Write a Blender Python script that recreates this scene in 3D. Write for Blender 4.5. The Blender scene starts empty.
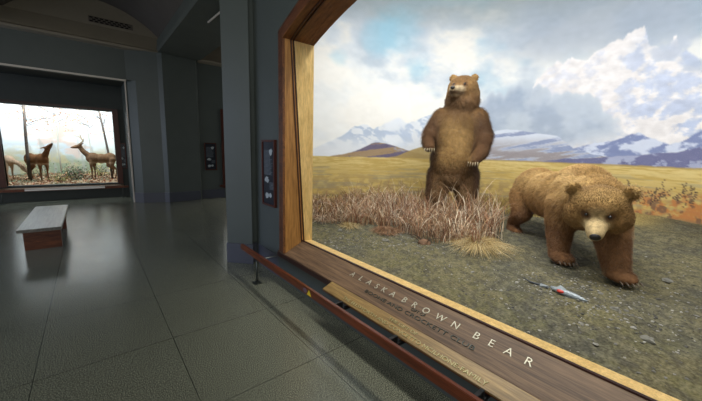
import bpy, bmesh, math, random
import numpy as np
from mathutils import Vector, Matrix, Euler, noise as mnoise
random.seed(7); rng = np.random.default_rng(11)
S = bpy.context.scene; COL = S.collection
PI = math.pi

# ------------------------------------------------------------------ camera, world, light
F_PX = 314.31; PITCH = math.radians(9.086); ROLL = math.radians(1.735); YAW = math.radians(39.764)
fwd = Vector((math.sin(YAW)*math.cos(PITCH), math.cos(YAW)*math.cos(PITCH), -math.sin(PITCH)))
rt = Vector((math.cos(YAW), -math.sin(YAW), 0)); up = rt.cross(fwd)
r2 = rt*math.cos(ROLL) + up*math.sin(ROLL); u2 = -rt*math.sin(ROLL) + up*math.cos(ROLL)
cam_d = bpy.data.cameras.new('camera'); cam = bpy.data.objects.new('camera', cam_d); COL.objects.link(cam)
cam_d.sensor_width = 36.0; cam_d.lens = 36.0*F_PX/702.0; cam_d.clip_start = 0.02
cam.matrix_world = Matrix.Translation((0, 0, 1.6)) @ Matrix((r2, u2, -fwd)).transposed().to_4x4()
S.camera = cam
S.view_settings.view_transform = 'Standard'; S.view_settings.look = 'None'
S.view_settings.gamma = 1.0; S.view_settings.use_curve_mapping = False
S.view_settings.exposure = 0.0
W = bpy.data.worlds.new('world'); S.world = W; W.use_nodes = True
W.node_tree.nodes['Background'].inputs[0].default_value = (1.0, 0.99, 0.93, 1)
W.node_tree.nodes['Background'].inputs[1].default_value = 0.95

def area(name, loc, target, sx, sy, power, color=(1, 1, 1), spread=180):
    l = bpy.data.lights.new(name, 'AREA'); l.shape = 'RECTANGLE'; l.size = sx; l.size_y = sy
    l.energy = power; l.color = color; l.spread = math.radians(spread)
    o = bpy.data.objects.new(name, l); COL.objects.link(o); o.location = loc
    o.rotation_euler = (Vector(target)-Vector(loc)).to_track_quat('-Z', 'Y').to_euler()
    return o
# lamps boxed in above the display windows, out of the visitor's sight
area('bear_case_lamp', (2.75, 1.33, 4.35), (6.0, 1.33, 1.9), 4.6, 0.6, 255, (1.0, 0.985, 0.96))
area('bear_case_floor_lamp', (2.9, 1.33, 4.6), (3.7, 1.33, 0.4), 4.2, 0.8, 62, (1.0, 0.97, 0.86))
area('deer_case_lamp', (-0.5, 12.5, 3.3), (-0.5, 15.2, 1.2), 2.6, 0.4, 225, (0.80, 0.91, 1.0))
area('side_case_lamp', (4.3, 10.75, 2.9), (4.3, 11.6, 1.4), 1.6, 0.3, 60, (1.0, 0.97, 0.9))
area('left_displays_light', (-6.0, 8.9, 1.9), (2.0, 9.5, 1.0), 1.6, 2.2, 70, (0.5, 0.66, 1.0))  # stands in for lit display cases, unseen, off to the left
area('blue_floor_fill', (-6.5, 4.6, 2.6), (-.6, 5.2, 0), 3.0, 2.0, 20, (0.25, 0.45, 1.0), 70)  # added fill, no known fixture: tints the left floor blue
area('near_floor_fill', (-0.2, 0.8, 4.2), (0.4, 2.6, 0.0), 1.2, 1.2, 40, (0.95, 1.0, 0.9))  # added overhead fill that brightens the floor near the camera

# ------------------------------------------------------------------ helpers
def lin(r, g, b):
    f = lambda c: (c/255/12.92) if c/255 <= 0.04045 else ((c/255+0.055)/1.055)**2.4
    return (f(r), f(g), f(b))
def linA(a):
    a = np.asarray(a, float)/255
    return np.where(a <= 0.04045, a/12.92, ((a+0.055)/1.055)**2.4)
class NT:
    def __init__(s, name):
        s.m = bpy.data.materials.new(name); s.m.use_nodes = True; s.t = s.m.node_tree
        s.b = s.t.nodes['Principled BSDF']; s.o = s.t.nodes['Material Output']
    def n(s, typ, **k):
        x = s.t.nodes.new(typ)
        for a, v in k.items():
            if a.startswith('i_'):
                x.inputs[a[2:].replace('_', ' ')].default_value = v
            else: setattr(x, a, v)
        return x
    def l(s, a, b): s.t.links.new(a, b)
    def coord(s, scale=(1, 1, 1), rot=(0, 0, 0)):
        g = s.n('ShaderNodeNewGeometry'); mp = s.n('ShaderNodeMapping')
        mp.inputs['Scale'].default_value = scale; mp.inputs['Rotation'].default_value = rot
        s.l(g.outputs['Position'], mp.inputs['Vector']); return mp.outputs[0]
    def noise(s, vec, sc, det=4, rough=.55, dist=0):
        x = s.n('ShaderNodeTexNoise'); x.inputs['Scale'].default_value = sc; x.inputs['Detail'].default_value = det
        x.inputs['Roughness'].default_value = rough; x.inputs['Distortion'].default_value = dist
        s.l(vec, x.inputs['Vector']); return x.outputs['Fac']
    def ramp(s, fac, stops):
        x = s.n('ShaderNodeValToRGB'); e = x.color_ramp.elements
        while len(e) < len(stops): e.new(0.5)
        for i, (p, c) in enumerate(stops): e[i].position = p; e[i].color = (*c, 1)
        s.l(fac, x.inputs[0]); return x.outputs[0]
    def mix(s, fac, a, b, mode='MIX'):
        x = s.n('ShaderNodeMix', data_type='RGBA', blend_type=mode)
        for sock, v in ((x.inputs[0], fac), (x.inputs[6], a), (x.inputs[7], b)):
            if hasattr(v, 'links') or hasattr(v, 'is_linked'): s.l(v, sock)
            elif isinstance(v, tuple): sock.default_value = (*v, 1)
            else: sock.default_value = v
        return x.outputs[2]
    def bump(s, h, strength=.3, dist=.01):
        x = s.n('ShaderNodeBump'); x.inputs['Strength'].default_value = strength; x.inputs['Distance'].default_value = dist
        s.l(h, x.inputs['Height']); s.l(x.outputs[0], s.b.inputs['Normal'])
    def fin(s, col=None, rough=.6, metal=0, spec=.5):
        if col is not None:
            if isinstance(col, tuple): s.b.inputs['Base Color'].default_value = (*col, 1)
            else: s.l(col, s.b.inputs['Base Color'])
        if isinstance(rough, (int, float)): s.b.inputs['Roughness'].default_value = rough
        else: s.l(rough, s.b.inputs['Roughness'])
        s.b.inputs['Metallic'].default_value = metal; s.b.inputs['Specular IOR Level'].default_value = spec
        return s.m
def plain(name, rgb, rough=.6, metal=0, spec=.5, var=.12, sc=6):
    t = NT(name); c = lin(*rgb); f = t.noise(t.coord(), sc, 5)
    col = t.ramp(f, [(.3, tuple(v*(1-var) for v in c)), (.7, tuple(min(1, v*(1+var)) for v in c))])
    return t.fin(col, rough, metal, spec)
def wood(name, dark, light, scale=(22, 1.2, 22), rough=.42, bumps=.15, spec=.4):
    t = NT(name); v = t.coord(scale)
    f = t.noise(v, 1.6, 8, .62, .4); f2 = t.noise(v, 6, 4, .6)
    c = t.ramp(f, [(.28, lin(*dark)), (.52, tuple((a+b)/2 for a, b in zip(lin(*dark), lin(*light)))), (.72, lin(*light))])
    c2 = t.mix(.35, c, t.ramp(f2, [(.35, (.25, .25, .25)), (.6, (1, 1, 1))]), 'MULTIPLY')
    t.bump(f2, bumps, .004); return t.fin(c2, rough, 0, spec)
def vcol(name, rough=.8, nscale=60, amt=.25, bumps=.0, spec=.2, bscale=40):
    t = NT(name); a = t.n('ShaderNodeVertexColor'); a.layer_name = 'Col'
    f = t.noise(t.coord(), nscale, 3)
    c = t.mix(1.0, a.outputs[0], t.ramp(f, [(.3, (1-amt,)*3), (.7, (1+amt*.6,)*3)]), 'MULTIPLY')
    if bumps: t.bump(t.noise(t.coord(), bscale, 6, .65), bumps, .02)
    return t.fin(c, rough, 0, spec)

def mesh_obj(name, verts, faces, mat, cols=None, smooth=False):
    me = bpy.data.meshes.new(name)
    me.from_pydata([tuple(v) for v in verts] if not isinstance(verts, np.ndarray) else verts.tolist(), [], faces if not isinstance(faces, np.ndarray) else faces.tolist())
    o = bpy.data.objects.new(name, me); COL.objects.link(o)
    if mat: me.materials.append(mat)
    if cols is not None:
        ca = me.color_attributes.new('Col', 'FLOAT_COLOR', 'POINT')
        buf = np.ones((len(me.vertices), 4), dtype=np.float32); buf[:, :3] = cols
        ca.data.foreach_set('color', buf.ravel())
    if smooth: me.polygons.foreach_set('use_smooth', [True]*len(me.polygons))
    me.update(); return o
def rebase(o, base):
    o.data.transform(Matrix.Translation(-Vector(base))); return o
def thing(name, label, cat, base, group=None):
    o = bpy.data.objects.new(name, None); COL.objects.link(o); o.location = base; o.empty_display_size = .1
    o['label'] = label; o['category'] = cat
    if group: o['group'] = group
    return o
def part(o, parent, label=None):
    """o was built in world coordinates; hang it under its thing (or part)."""
    t = parent; base = Vector((0, 0, 0))
    while t is not None: base += t.location; t = t.parent
    rebase(o, base); o.parent = parent
    if label: o['label'] = label
    return o
def single(o, label, cat, base=None, group=None, kind=None):
    if base is None:
        n = len(o.data.vertices); cs = np.empty(n*3); o.data.vertices.foreach_get('co', cs); cs = cs.reshape(-1, 3)
        base = ((cs[:, 0].min()+cs[:, 0].max())/2, (cs[:, 1].min()+cs[:, 1].max())/2, cs[:, 2].min())
    rebase(o, base); o.location = base; o['label'] = label; o['category'] = cat
    if group: o['group'] = group
    if kind: o['kind'] = kind
    return o
def struct(o, label=None):
    o['kind'] = 'structure'
    if label: o['label'] = label
    return o
class MB:
    def __init__(s): s.v = []; s.f = []
    def add(s, vs, fs):
        n = len(s.v); s.v += [tuple(v) for v in vs]; s.f += [tuple(i+n for i in f) for f in fs]; return s
    def box(s, a, b):
        x0, y0, z0 = (min(a[i], b[i]) for i in range(3)); x1, y1, z1 = (max(a[i], b[i]) for i in range(3))
        return s.add([(x0,y0,z0),(x1,y0,z0),(x1,y1,z0),(x0,y1,z0),(x0,y0,z1),(x1,y0,z1),(x1,y1,z1),(x0,y1,z1)],
                     [(0,3,2,1),(4,5,6,7),(0,1,5,4),(1,2,6,5),(2,3,7,6),(3,0,4,7)])
    def prism(s, poly, z0, z1):
        n = len(poly)
        return s.add([(x, y, z0) for x, y in poly]+[(x, y, z1) for x, y in poly],
                     [tuple(range(n))[::-1], tuple(range(n, 2*n))]+[(i, (i+1) % n, (i+1) % n+n, i+n) for i in range(n)])
    def exty(s, poly, y0, y1):      # profile in (x,z), run along y
        n = len(poly)
        return s.add([(x, y0, z) for x, z in poly]+[(x, y1, z) for x, z in poly],
                     [tuple(range(n)), tuple(range(n, 2*n))[::-1]]+[(i, i+n, (i+1) % n+n, (i+1) % n) for i in range(n)])
    def extx(s, poly, x0, x1):      # profile in (y,z), run along x
        n = len(poly)
        return s.add([(x0, y, z) for y, z in poly]+[(x1, y, z) for y, z in poly],
                     [tuple(range(n))[::-1], tuple(range(n, 2*n))]+[(i, (i+1) % n, (i+1) % n+n, i+n) for i in range(n)])
    def tube(s, pts, rads, n=8):
        pts = [Vector(p) for p in pts]
        if not hasattr(rads, '__len__'): rads = [rads]*len(pts)
        base = len(s.v); ref = Vector((0.13, 0.31, 0.94))
        for i, p in enumerate(pts):
            d = (pts[min(i+1, len(pts)-1)]-pts[max(i-1, 0)]).normalized()
            a = d.cross(ref)
            if a.length < .05: a = d.cross(Vector((1, 0, 0)))
            a.normalize(); b = d.cross(a)
            for k in range(n):
                t = 2*PI*k/n; q = p+(a*math.cos(t)+b*math.sin(t))*rads[i]; s.v.append(tuple(q))
        for i in range(len(pts)-1):
            for k in range(n):
                a0 = base+i*n+k; a1 = base+i*n+(k+1) % n; s.f.append((a0, a1, a1+n, a0+n))
        s.f.append(tuple(base+k for k in range(n))[::-1]); m = base+(len(pts)-1)*n
        s.f.append(tuple(m+k for k in range(n))); return s
    def build(s, name, mat, bevel=0, smooth=False, seg=2):
        o = mesh_obj(name, s.v, s.f, mat, smooth=smooth)
        bm = bmesh.new(); bm.from_mesh(o.data); bmesh.ops.recalc_face_normals(bm, faces=bm.faces)
        if bevel: bmesh.ops.bevel(bm, geom=list(bm.edges), offset=bevel, segments=seg, affect='EDGES', clamp_overlap=True)
        bm.to_mesh(o.data); bm.free(); return o

# vectorised value noise
def vnoise(x, y, seed=0):
    xi = np.floor(x).astype(int); yi = np.floor(y).astype(int); fx = x-xi; fy = y-yi
    fx = fx*fx*(3-2*fx); fy = fy*fy*(3-2*fy)
    def h(a, b):
        n = (a*374761393+b*668265263+seed*1442695041) & 0xffffffff
        n = ((n ^ (n >> 13))*1274126177) & 0xffffffff
        return ((n ^ (n >> 16)) & 0xffff)/65535.0
    return (h(xi, yi)*(1-fx)+h(xi+1, yi)*fx)*(1-fy)+(h(xi, yi+1)*(1-fx)+h(xi+1, yi+1)*fx)*fy
def fbm(x, y, seed=0, o=5, g=.5):
    t = 0; a = 1; s = 0
    for i in range(o):
        t = t+a*vnoise(x*2**i, y*2**i, seed+i*17); s += a; a *= g
    return t/s
def sst(a, b, x): t = np.clip((x-a)/(b-a), 0, 1); return t*t*(3-2*t)

# ------------------------------------------------------------------ materials
M = {}
M['paint'] = plain('dark_green_grey_paint', (74, 80, 78), .42, 0, .45, .05, 3)
M['paint_low'] = plain('plum_grey_base_paint', (68, 70, 80), .35, 0, .45, .05, 3)
M['dark_wall'] = plain('charcoal_paint', (54, 58, 56), .55, 0, .3, .05)
M['under'] = plain('grey_enamel_panel', (66, 72, 72), .4, 0, .4, .06)
M['plaster'] = plain('old_plaster', (128, 120, 106), .8, 0, .2, .06, 2)
M['vault'] = plain('brown_grey_plaster', (92, 86, 80), .85, 0, .2, .08, 2)
M['beam'] = plain('grey_green_plaster', (84, 88, 82), .8, 0, .2, .06, 2)
M['cream'] = plain('pale_cream', (200, 190, 180), .35, 0, .5, .04)
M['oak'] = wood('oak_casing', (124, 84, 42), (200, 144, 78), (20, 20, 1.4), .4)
M['oak_shaded'] = wood('shaded_oak_casing', (78, 46, 26), (142, 90, 50), (20, 1.6, 12), .42)  # darker copy of the oak: the arch's shade put into the colour
M['sill'] = wood('weathered_oak_sill', (72, 54, 42), (142, 112, 84), (26, 1.3, 26), .5)
M['plaque'] = wood('yellow_oak_plaque', (110, 86, 52), (188, 154, 98), (26, 1.3, 26), .36)
M['darkwood'] = wood('dark_mahogany', (40, 22, 20), (76, 42, 34), (22, 1.5, 22), .35)
M['trimwood'] = wood('brown_trim_wood', (66, 38, 26), (114, 70, 46), (20, 3, 8), .38)
M['liner'] = wood('pale_gold_liner', (206, 168, 100), (240, 206, 138), (14, 14, 2), .5)
M['rail'] = wood('red_brown_rail_wood', (72, 32, 16), (122, 60, 32), (24, 1.4, 24), .3)
M['bench'] = wood('red_oak_bench', (70, 34, 18), (122, 66, 36), (3, 8, 20), .4)
M['seat'] = wood('worn_dark_seat', (70, 66, 60), (128, 122, 114), (20, 1.2, 20), .28, .25, .6)
M['black'] = plain('black_metal', (22, 22, 24), .45, .3)
M['iron'] = plain('grey_iron', (70, 74, 70), .4, .7)
M['steel'] = plain('brushed_steel_bar', (170, 172, 168), .35, .8)
M['letter'] = plain('nickel_letter', (190, 184, 164), .4, .35, .5, .03)
M['inscr'] = plain('dark_bronze_letter', (58, 64, 58), .4, .3)
M['inscr2'] = plain('pale_brass_letter', (176, 166, 120), .4, .3)
M['panelpic'] = plain('dark_blue_print', (26, 30, 40), .3)
M['ink'] = plain('pale_grey_print', (160, 168, 172), .5)
M['ink2'] = plain('mid_grey_print', (96, 104, 112), .5)
M['signframe'] = wood('red_brown_sign_frame', (54, 24, 18), (92, 44, 32), (20, 20, 2), .4)
M['yellow'] = plain('yellow_sticker', (222, 192, 40), .4)
M['purple'] = plain('mauve_sticker', (104, 84, 104), .4)
M['slot'] = plain('black_void', (10, 10, 10), .9, 0, .1)

def floor_mat():
    t = NT('speckled_dark_terrazzo'); v = t.coord()
    big = t.noise(v, 1.2, 3); sp = t.noise(v, 150, 3, .75); sp2 = t.noise(v, 34, 2, .6)
    c = t.ramp(sp, [(.38, lin(34, 37, 32)), (.5, lin(86, 88, 76)), (.63, lin(186, 184, 160))])
    c = t.mix(.12, c, t.ramp(sp2, [(.35, lin(52, 56, 52)), (.65, lin(112, 114, 102))]))
    c = t.mix(.25, c, t.ramp(big, [(.3, (.6, .6, .6)), (.7, (1, 1, 1))]), 'MULTIPLY')
    # joints
    g = t.n('ShaderNodeNewGeometry'); sx = t.n('ShaderNodeSeparateXYZ'); t.l(g.outputs['Position'], sx.inputs[0])
    def line(sock, off, pitch, half):
        a = t.n('ShaderNodeMath', operation='ADD'); a.inputs[1].default_value = -off+pitch*50+pitch/2; t.l(sock, a.inputs[0])
        b = t.n('ShaderNodeMath', operation='MODULO'); b.inputs[1].default_value = pitch; t.l(a.outputs[0], b.inputs[0])
        c_ = t.n('ShaderNodeMath', operation='SUBTRACT'); c_.inputs[1].default_value = pitch/2; t.l(b.outputs[0], c_.inputs[0])
        d = t.n('ShaderNodeMath', operation='ABSOLUTE'); t.l(c_.outputs[0], d.inputs[0])
        e = t.n('ShaderNodeMath', operation='LESS_THAN'); e.inputs[1].default_value = half; t.l(d.outputs[0], e.inputs[0])
        return e.outputs[0]
    m = t.n('ShaderNodeMath', operation='MAXIMUM'); t.l(line(sx.outputs[0], .425, .835, .0024), m.inputs[0]); t.l(line(sx.outputs[1], 1.85, .94, .0024), m.inputs[1])
    c = t.mix(m.outputs[0], c, lin(44, 46, 44))
    r = t.ramp(t.noise(v, 3, 4), [(.3, (.20,)*3), (.7, (.25,)*3)])
    return t.fin(c, r, 0, .6)
M['floor'] = floor_mat()

def glass_mat():
    m = bpy.data.materials.new('display_glass'); m.use_nodes = True; t = m.node_tree; t.nodes.clear()
    o = t.nodes.new('ShaderNodeOutputMaterial'); mx = t.nodes.new('ShaderNodeMixShader')
    tr = t.nodes.new('ShaderNodeBsdfTransparent'); tr.inputs[0].default_value = (.97, .98, .97, 1)
    gl = t.nodes.new('ShaderNodeBsdfGlossy'); gl.inputs['Roughness'].default_value = .0
    fr = t.nodes.new('ShaderNodeLayerWeight'); fr.inputs[0].default_value = .12
    t.links.new(fr.outputs['Fresnel'], mx.inputs[0]); t.links.new(tr.outputs[0], mx.inputs[1]); t.links.new(gl.outputs[0], mx.inputs[2])
    t.links.new(mx.outputs[0], o.inputs[0]); return m
M['glass'] = glass_mat()

# ------------------------------------------------------------------ hall: floor, walls, ceiling
def quad(name, vs, mat): return mesh_obj(name, vs, [tuple(range(len(vs)))], mat)
struct(quad('floor', [(-9, -4, 0), (9, -4, 0), (9, 12.2, 0), (-9, 12.2, 0)], M['floor']))

XW = 1.73                       # face of the wall with the bear window
YL, YR = 3.27, -0.61            # opening sides
ZB, ZT = 0.46, 2.772            # sill inner edge, spring of the arch
YC, RA = 1.33, 5.0
ZC = ZT-math.sqrt(RA**2-(YL-YC)**2)
def arch_path(n=28):
    p = [(YL, ZB-.1), (YL, ZT)]
    a0 = math.asin((YL-YC)/RA)
    for i in range(1, n):
        a = a0-2*a0*i/n; p.append((YC+RA*math.sin(a), ZC+RA*math.cos(a)))
    return p+[(YR, ZT), (YR, ZB-.1)]
APATH = arch_path()
def offset_path(path, n):       # outward (away from the opening)
    out = []
    for i, p in enumerate(path):
        ns = []
        for a, b in ((i-1, i), (i, i+1)):
            if a < 0 or b >= len(path): continue
            d = Vector((path[b][0]-path[a][0], path[b][1]-path[a][1])).normalized(); ns.append(Vector((-d.y, d.x)))
        # path runs up the left (+Y) side then towards -Y, outward is to its right-hand side
        ns = [-q for q in ns] if False else ns
        m = sum(ns, Vector((0, 0)))
        m.normalize(); k = 1/max(.3, m.dot(ns[0])); out.append((p[0]-m.x*n*k, p[1]-m.y*n*k))
    return out
_t = offset_path(APATH, .1)
SGN = 1 if _t[1][0] > YL else -1
def sweep(profile, name, mat, rng_=None, xfun=None, path=None):
    """profile: closed list of (x, n); swept around the arched opening."""
    P = path or APATH
    if rng_: P = P[rng_[0]:rng_[1]]
    rows = []
    full = {}
    for x, n in profile:
        if n not in full: full[n] = offset_path(APATH, SGN*n)
    i0 = rng_[0] if rng_ else 0; i1 = rng_[1] if rng_ else len(APATH)
    v = []; f = []; k = len(profile)
    for i in range(i0, i1):
        for x, n in profile:
            y, z = full[n][i]
            v.append((x+(xfun(z) if xfun else 0), y, z))
    m = i1-i0
    for i in range(m-1):
        for j in range(k):
            a = i*k+j; b = i*k+(j+1) % k; f.append((a, b, b+k, a+k))
    f.append(tuple(range(k))); f.append(tuple(range((m-1)*k, m*k))[::-1])
    o = mesh_obj(name, v, f, mat)
    bm = bmesh.new(); bm.from_mesh(o.data); bmesh.ops.recalc_face_normals(bm, faces=bm.faces); bm.to_mesh(o.data); bm.free()
    return o

# wall around the arched opening
mb = MB(); off = offset_path(APATH, SGN*.06)
top = 5.35
mb.box((XW, YL+.06, 0), (2.075, 5.1, top)).box((1.93, 5.1, 0), (2.075, 5.75, top)); mb.box((XW, -4, 0), (2.075, YR-.06, top))
mb.box((XW, YR-.06, 0), (2.075, YL+.06, .30))
pts = off[1:-1]
for (ya, za), (yb, zb) in zip(pts[:-1], pts[1:]):
    mb.add([(XW, ya, za), (XW, yb, zb), (XW, yb, top), (XW, ya, top), (2.075, ya, za), (2.075, yb, zb), (2.075, yb, top), (2.075, ya, top)],
           [(0, 1, 2, 3), (7, 6, 5, 4), (0, 4, 5, 1), (3, 2, 6, 7)])
struct(mb.build('wall_right', M['paint']), 'dark green-grey wall around the large bear window')
mb = MB(); mb.box((XW-.012, YL+.17, 0), (XW, 4.05, .28))
struct(mb.build('baseboard_right', M['paint_low']))
# splayed pilaster at the end of that wall
poly = [(1.387, 4.32), (1.64, 4.05), (1.66, 4.13), (XW+.02, 4.13), (XW+.02, 5.0), (1.52, 4.62)]
struct(MB().prism(poly, .28, 5.3).build('wall_pilaster', M['paint'], .006), 'splayed dark grey pilaster beyond the bear window')
poly2 = [(1.375, 4.32), (1.64, 4.035), (1.665, 4.11), (XW+.02, 4.11), (XW+.02, 5.02), (1.51, 4.63)]
struct(MB().prism(poly2, 0, .28).build('baseboard_pilaster', M['paint_low'], .004))
struct(MB().box((1.93, 5.75, 0), (7.9, 5.85, 5.35)).build('wall_back_of_case', M['paint']))

# far wall with splayed piers and the opening to the deer alcove
pier = [(.88, 10.44), (1.08, 10.20), (1.57, 10.06), (1.67, 9.98), (2.52, 10.10), (2.58, 10.22), (3.26, 10.22), (3.26, 10.6), (2.6, 10.9), (.88, 11.74)]
struct(MB().prism(pier, 0, 3.22).build('wall_pier', M['paint']), 'dark splayed pier between the alcove and the narrow side window')
base_far = [(x-.012, y-.014) for x, y in pier[:7]]+[(3.25, 10.5), (.9, 11.5)]
struct(MB().prism(base_far, 0, .27).build('baseboard_far', M['paint_low'], .003))
pier_up = [(.89, 10.30), (1.57, 10.06), (1.67, 9.98), (2.52, 10.10), (2.58, 10.22), (3.26, 10.22), (3.26, 10.9), (1.0, 10.9)]
struct(MB().prism(pier_up, 3.22, 3.98).build('wall_above_pier', M['paint']))
struct(MB().box((-6, 10.30, 3.22), (1.0, 10.75, 3.98)).build('wall_lintel', M['paint']), 'dark wall band above the alcove opening')
struct(MB().box((-6, 10.285, 3.185), (.885, 10.36, 3.222)).box((.855, 10.40, 0.0), (.885, 10.47, 3.222)).build('lit_edge_strip', M['cream']), 'pale strip standing for the lit edge of the alcove opening')  # pale colour stands for light caught on the opening's edge
struct(MB().box((-6, 10.75, 3.22), (1.0, 11.75, 3.3)).build('ceiling_alcove', M['dark_wall']))
# right recess with the narrow side window
mb = MB(); mb.box((3.26, 10.22, 0), (5.6, 10.4, .40)).box((3.26, 10.22, 2.62), (5.6, 10.4, 3.98)).box((5.4, 10.22, 0), (8.5, 10.4, 3.98))
struct(mb.build('wall_far_right', M['paint']))
# alcove back wall round the deer window
DX0, DX1, DZ0, DZ1, DY = -1.68, .614, .42, 2.50, 11.75
mb = MB(); mb.box((-6, DY, 0), (DX0, DY+.2, 4)).box((DX1, DY, 0), (1.2, DY+.2, 4)).box((DX0, DY, 0), (DX1, DY+.2, DZ0)).box((DX0, DY, DZ1), (DX1, DY+.2, 4))
struct(mb.build('wall_alcove', M['dark_wall']), 'charcoal alcove wall around the deer window')
# cornice and vaults
cor = [(10.32, 3.95), (10.16, 3.98), (10.15, 4.03), (10.19, 4.06), (10.20, 4.10), (10.32, 4.40)]
mb = MB(); mb.extx(cor, -6, 1.66); struct(mb.build('trim_2', M['plaster']), 'plaster cornice over the alcove wall')
mb = MB(); mb.extx([(y-.12, z) for y, z in cor], 2.60, 8.0); struct(mb.build('trim_3', M['plaster']))
def vault(name, cx, half, y0, y1, zs):
    Rv = 2.0; zc = zs-math.sqrt(Rv**2-half**2); n = 24; v = []; f = []
    for i in range(n+1):
        x = cx-half+2*half*i/n; z = zc+math.sqrt(Rv**2-(x-cx)**2); v += [(x, y0, z), (x, y1, z)]
    for i in range(n): f.append((2*i, 2*i+1, 2*i+3, 2*i+2))
    return mesh_obj(name, v, f, M['vault'], smooth=True), zc, Rv
o, zc, Rv = vault('ceiling_vault', .26, 1.43, -4, 10.32, 4.40); struct(o)
o, _, _ = vault('ceiling_side_vault', 4.05, 1.43, 5.85, 10.1, 4.40); struct(o)
for nm, cx, hw, yy in (('wall_lunette', .26, 1.43, 10.32), ('wall_side_lunette', 4.05, 1.43, 10.12)):
    v = [(cx-hw, yy, 3.98), (cx+hw, yy, 3.98)]+[(cx+hw-2*hw*i/20, yy, zc+math.sqrt(Rv**2-(hw-2*hw*i/20)**2)+.01) for i in range(21)]
    struct(quad(nm, v, M['plaster']))
mb = MB(); mb.exty([(1.69, 4.42), (1.64, 4.36), (1.60, 4.10), (1.64, 4.02), (1.60, 3.99), (2.64, 3.99), (2.60, 4.02), (2.64, 4.10), (2.60, 4.36), (2.62, 4.42)], 5.86, 10.32)
struct(mb.build('ceiling_beam', M['beam']), 'broad plaster ceiling beam with moulded edges')
mb = MB(); mb.exty([(-1.77, 4.42), (-1.72, 4.36), (-1.68, 4.10), (-1.72, 4.02), (-1.68, 3.99), (-2.7, 3.99), (-2.7, 4.42)], -4, 10.32)
struct(mb.build('ceiling_left_beam', M['beam']))
struct(MB().box((-6, -4, 4.41), (-2.7, 10.32, 4.5)).box((-1.8, -4, 4.41), (-1.17, 10.32, 4.5)).box((-1.8, 10.32, 3.98), (-1.17, 10.36, 4.5)).build('ceiling', M['vault']))
struct(MB().box((1.72, -4, 4.41), (2.08, 5.86, 4.5)).build('ceiling_over_wall', M['vault']))
mb = MB(); mb.tube([(1.99, 6.9, 3.975), (2.02, 6.1, 3.975)], .016, 8)
single(mb.build('ceiling_strip', M['cream']), 'short pale strip fixed under the broad ceiling beam', 'fixture')
g = thing('air_grille', 'brick-patterned air grille in the plaster above the cornice', 'air vent', (.68, 10.31, 4.46))
part(MB().box((.24, 10.312, 4.465), (1.12, 10.319, 4.60)).build('backing_plate', M['vault']), g)
mb = MB()
for r in range(3):
    for k in range(9):
        x = .26+k*.1+(r % 2)*.05
        if x+.06 < 1.12: mb.box((x, 10.306, 4.475+r*.042), (x+.062, 10.313, 4.500+r*.042))
part(mb.build('slots', M['slot']), g)

# ------------------------------------------------------------------ bear window: casing, sill, glass, lettering
XG = lambda z: 1.96-(z-.47)*.065
win = thing('display_window', 'large arched oak window frame around the two-bear display', 'display window', (XW, YC, .30))
nA = len(APATH)
part(sweep([(1.700, 0), (1.700, .05), (1.712, .06), (1.712, .13), (1.725, .16), (XW, .17), (XW+.01, .05), (1.72, 0)], 'outer_trim', M['trimwood']), win)
for nm, rr, mt in (('side_jamb', (0, 2), M['oak']), ('arch_soffit', (1, nA-1), M['oak_shaded']), ('side_jamb', (nA-2, nA), M['oak'])):
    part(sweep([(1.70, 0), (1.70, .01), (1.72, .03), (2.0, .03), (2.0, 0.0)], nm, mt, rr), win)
    part(sweep([(1.695, -.004), (1.695, .012), (1.722, .012), (1.722, -.004)], 'inner_bead', M['oak_shaded'], rr), win)
for dx, nm in ((-.022, 'glazing_bead'), (.012, 'glazing_bead')):
    part(sweep([(dx, -.012), (dx, .02), (dx+.011, .02), (dx+.011, -.012)], nm, M['darkwood'], None, XG), win)
part(sweep([(1.985, -.002), (1.985, .05), (2.095, .05), (2.095, -.002)], 'arch_liner', M['oak_shaded'], (1, nA-1)), win)
for y0_, y1_ in ((YL-.003, YL+.05), (YR-.05, YR+.003)):
    part(MB().exty([(XG(.46)+.024, .462), (2.095, .462), (2.095, ZT-.002), (XG(ZT)+.024, ZT-.002)], y0_, y1_).build('side_liner', M['liner']), win, 'pale gold liner inside the glass')
# glass pane
pts = offset_path(APATH, -SGN*.002); pts[0] = (pts[0][0], .468); pts[-1] = (pts[-1][0], .468)
v = [(XG(z)+.002, y, z) for y, z in pts]+[(XG(z)+.010, y, z) for y, z in pts]; k = len(pts)
glz = mesh_obj('glass_pane', [(XG(z)+.003, y, z) for y, z in pts], [tuple(range(k))], M['glass'])
glz.data.update()
if glz.data.polygons[0].normal.x > 0: glz.data.flip_normals()
part(glz, win, 'clear glass pane leaning out at the top')
# sill
sp = [(1.708, .338), (1.705, .348), (1.712, .354), (1.957, .470), (1.965, .470), (1.965, .30), (1.75, .30)]
sill = part(MB().exty(sp, YR-.17, YL+.165).build('sill', M['sill'], .0015), win, 'weathered sloping oak sill carrying the title letters')
part(MB().exty([(1.955, .470), (1.955, .480), (1.968, .483), (1.976, .480), (1.976, .43), (1.955, .43)], YR, YL).build('sill_bead', M['darkwood']), win)
part(MB().exty([(1.978, .455), (1.978, .474), (2.095, .464), (2.095, .40), (1.978, .40)], YR, YL).build('gold_liner', M['liner']), win, 'pale gold liner inside the glass')
part(MB().box((1.698, YR-.17, .288), (1.75, YL+.165, .338)).build('under_sill_board', M['darkwood'], .003), win)
part(MB().box((1.715, YR-.17, .28), (1.73, YL+.165, .30)).build('under_sill_lip', M['oak']), win)
part(MB().box((1.716, YR-.17, 0.0), (1.729, YL+.165, .28)).build('under_sill_panel', M['under']), win)

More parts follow.
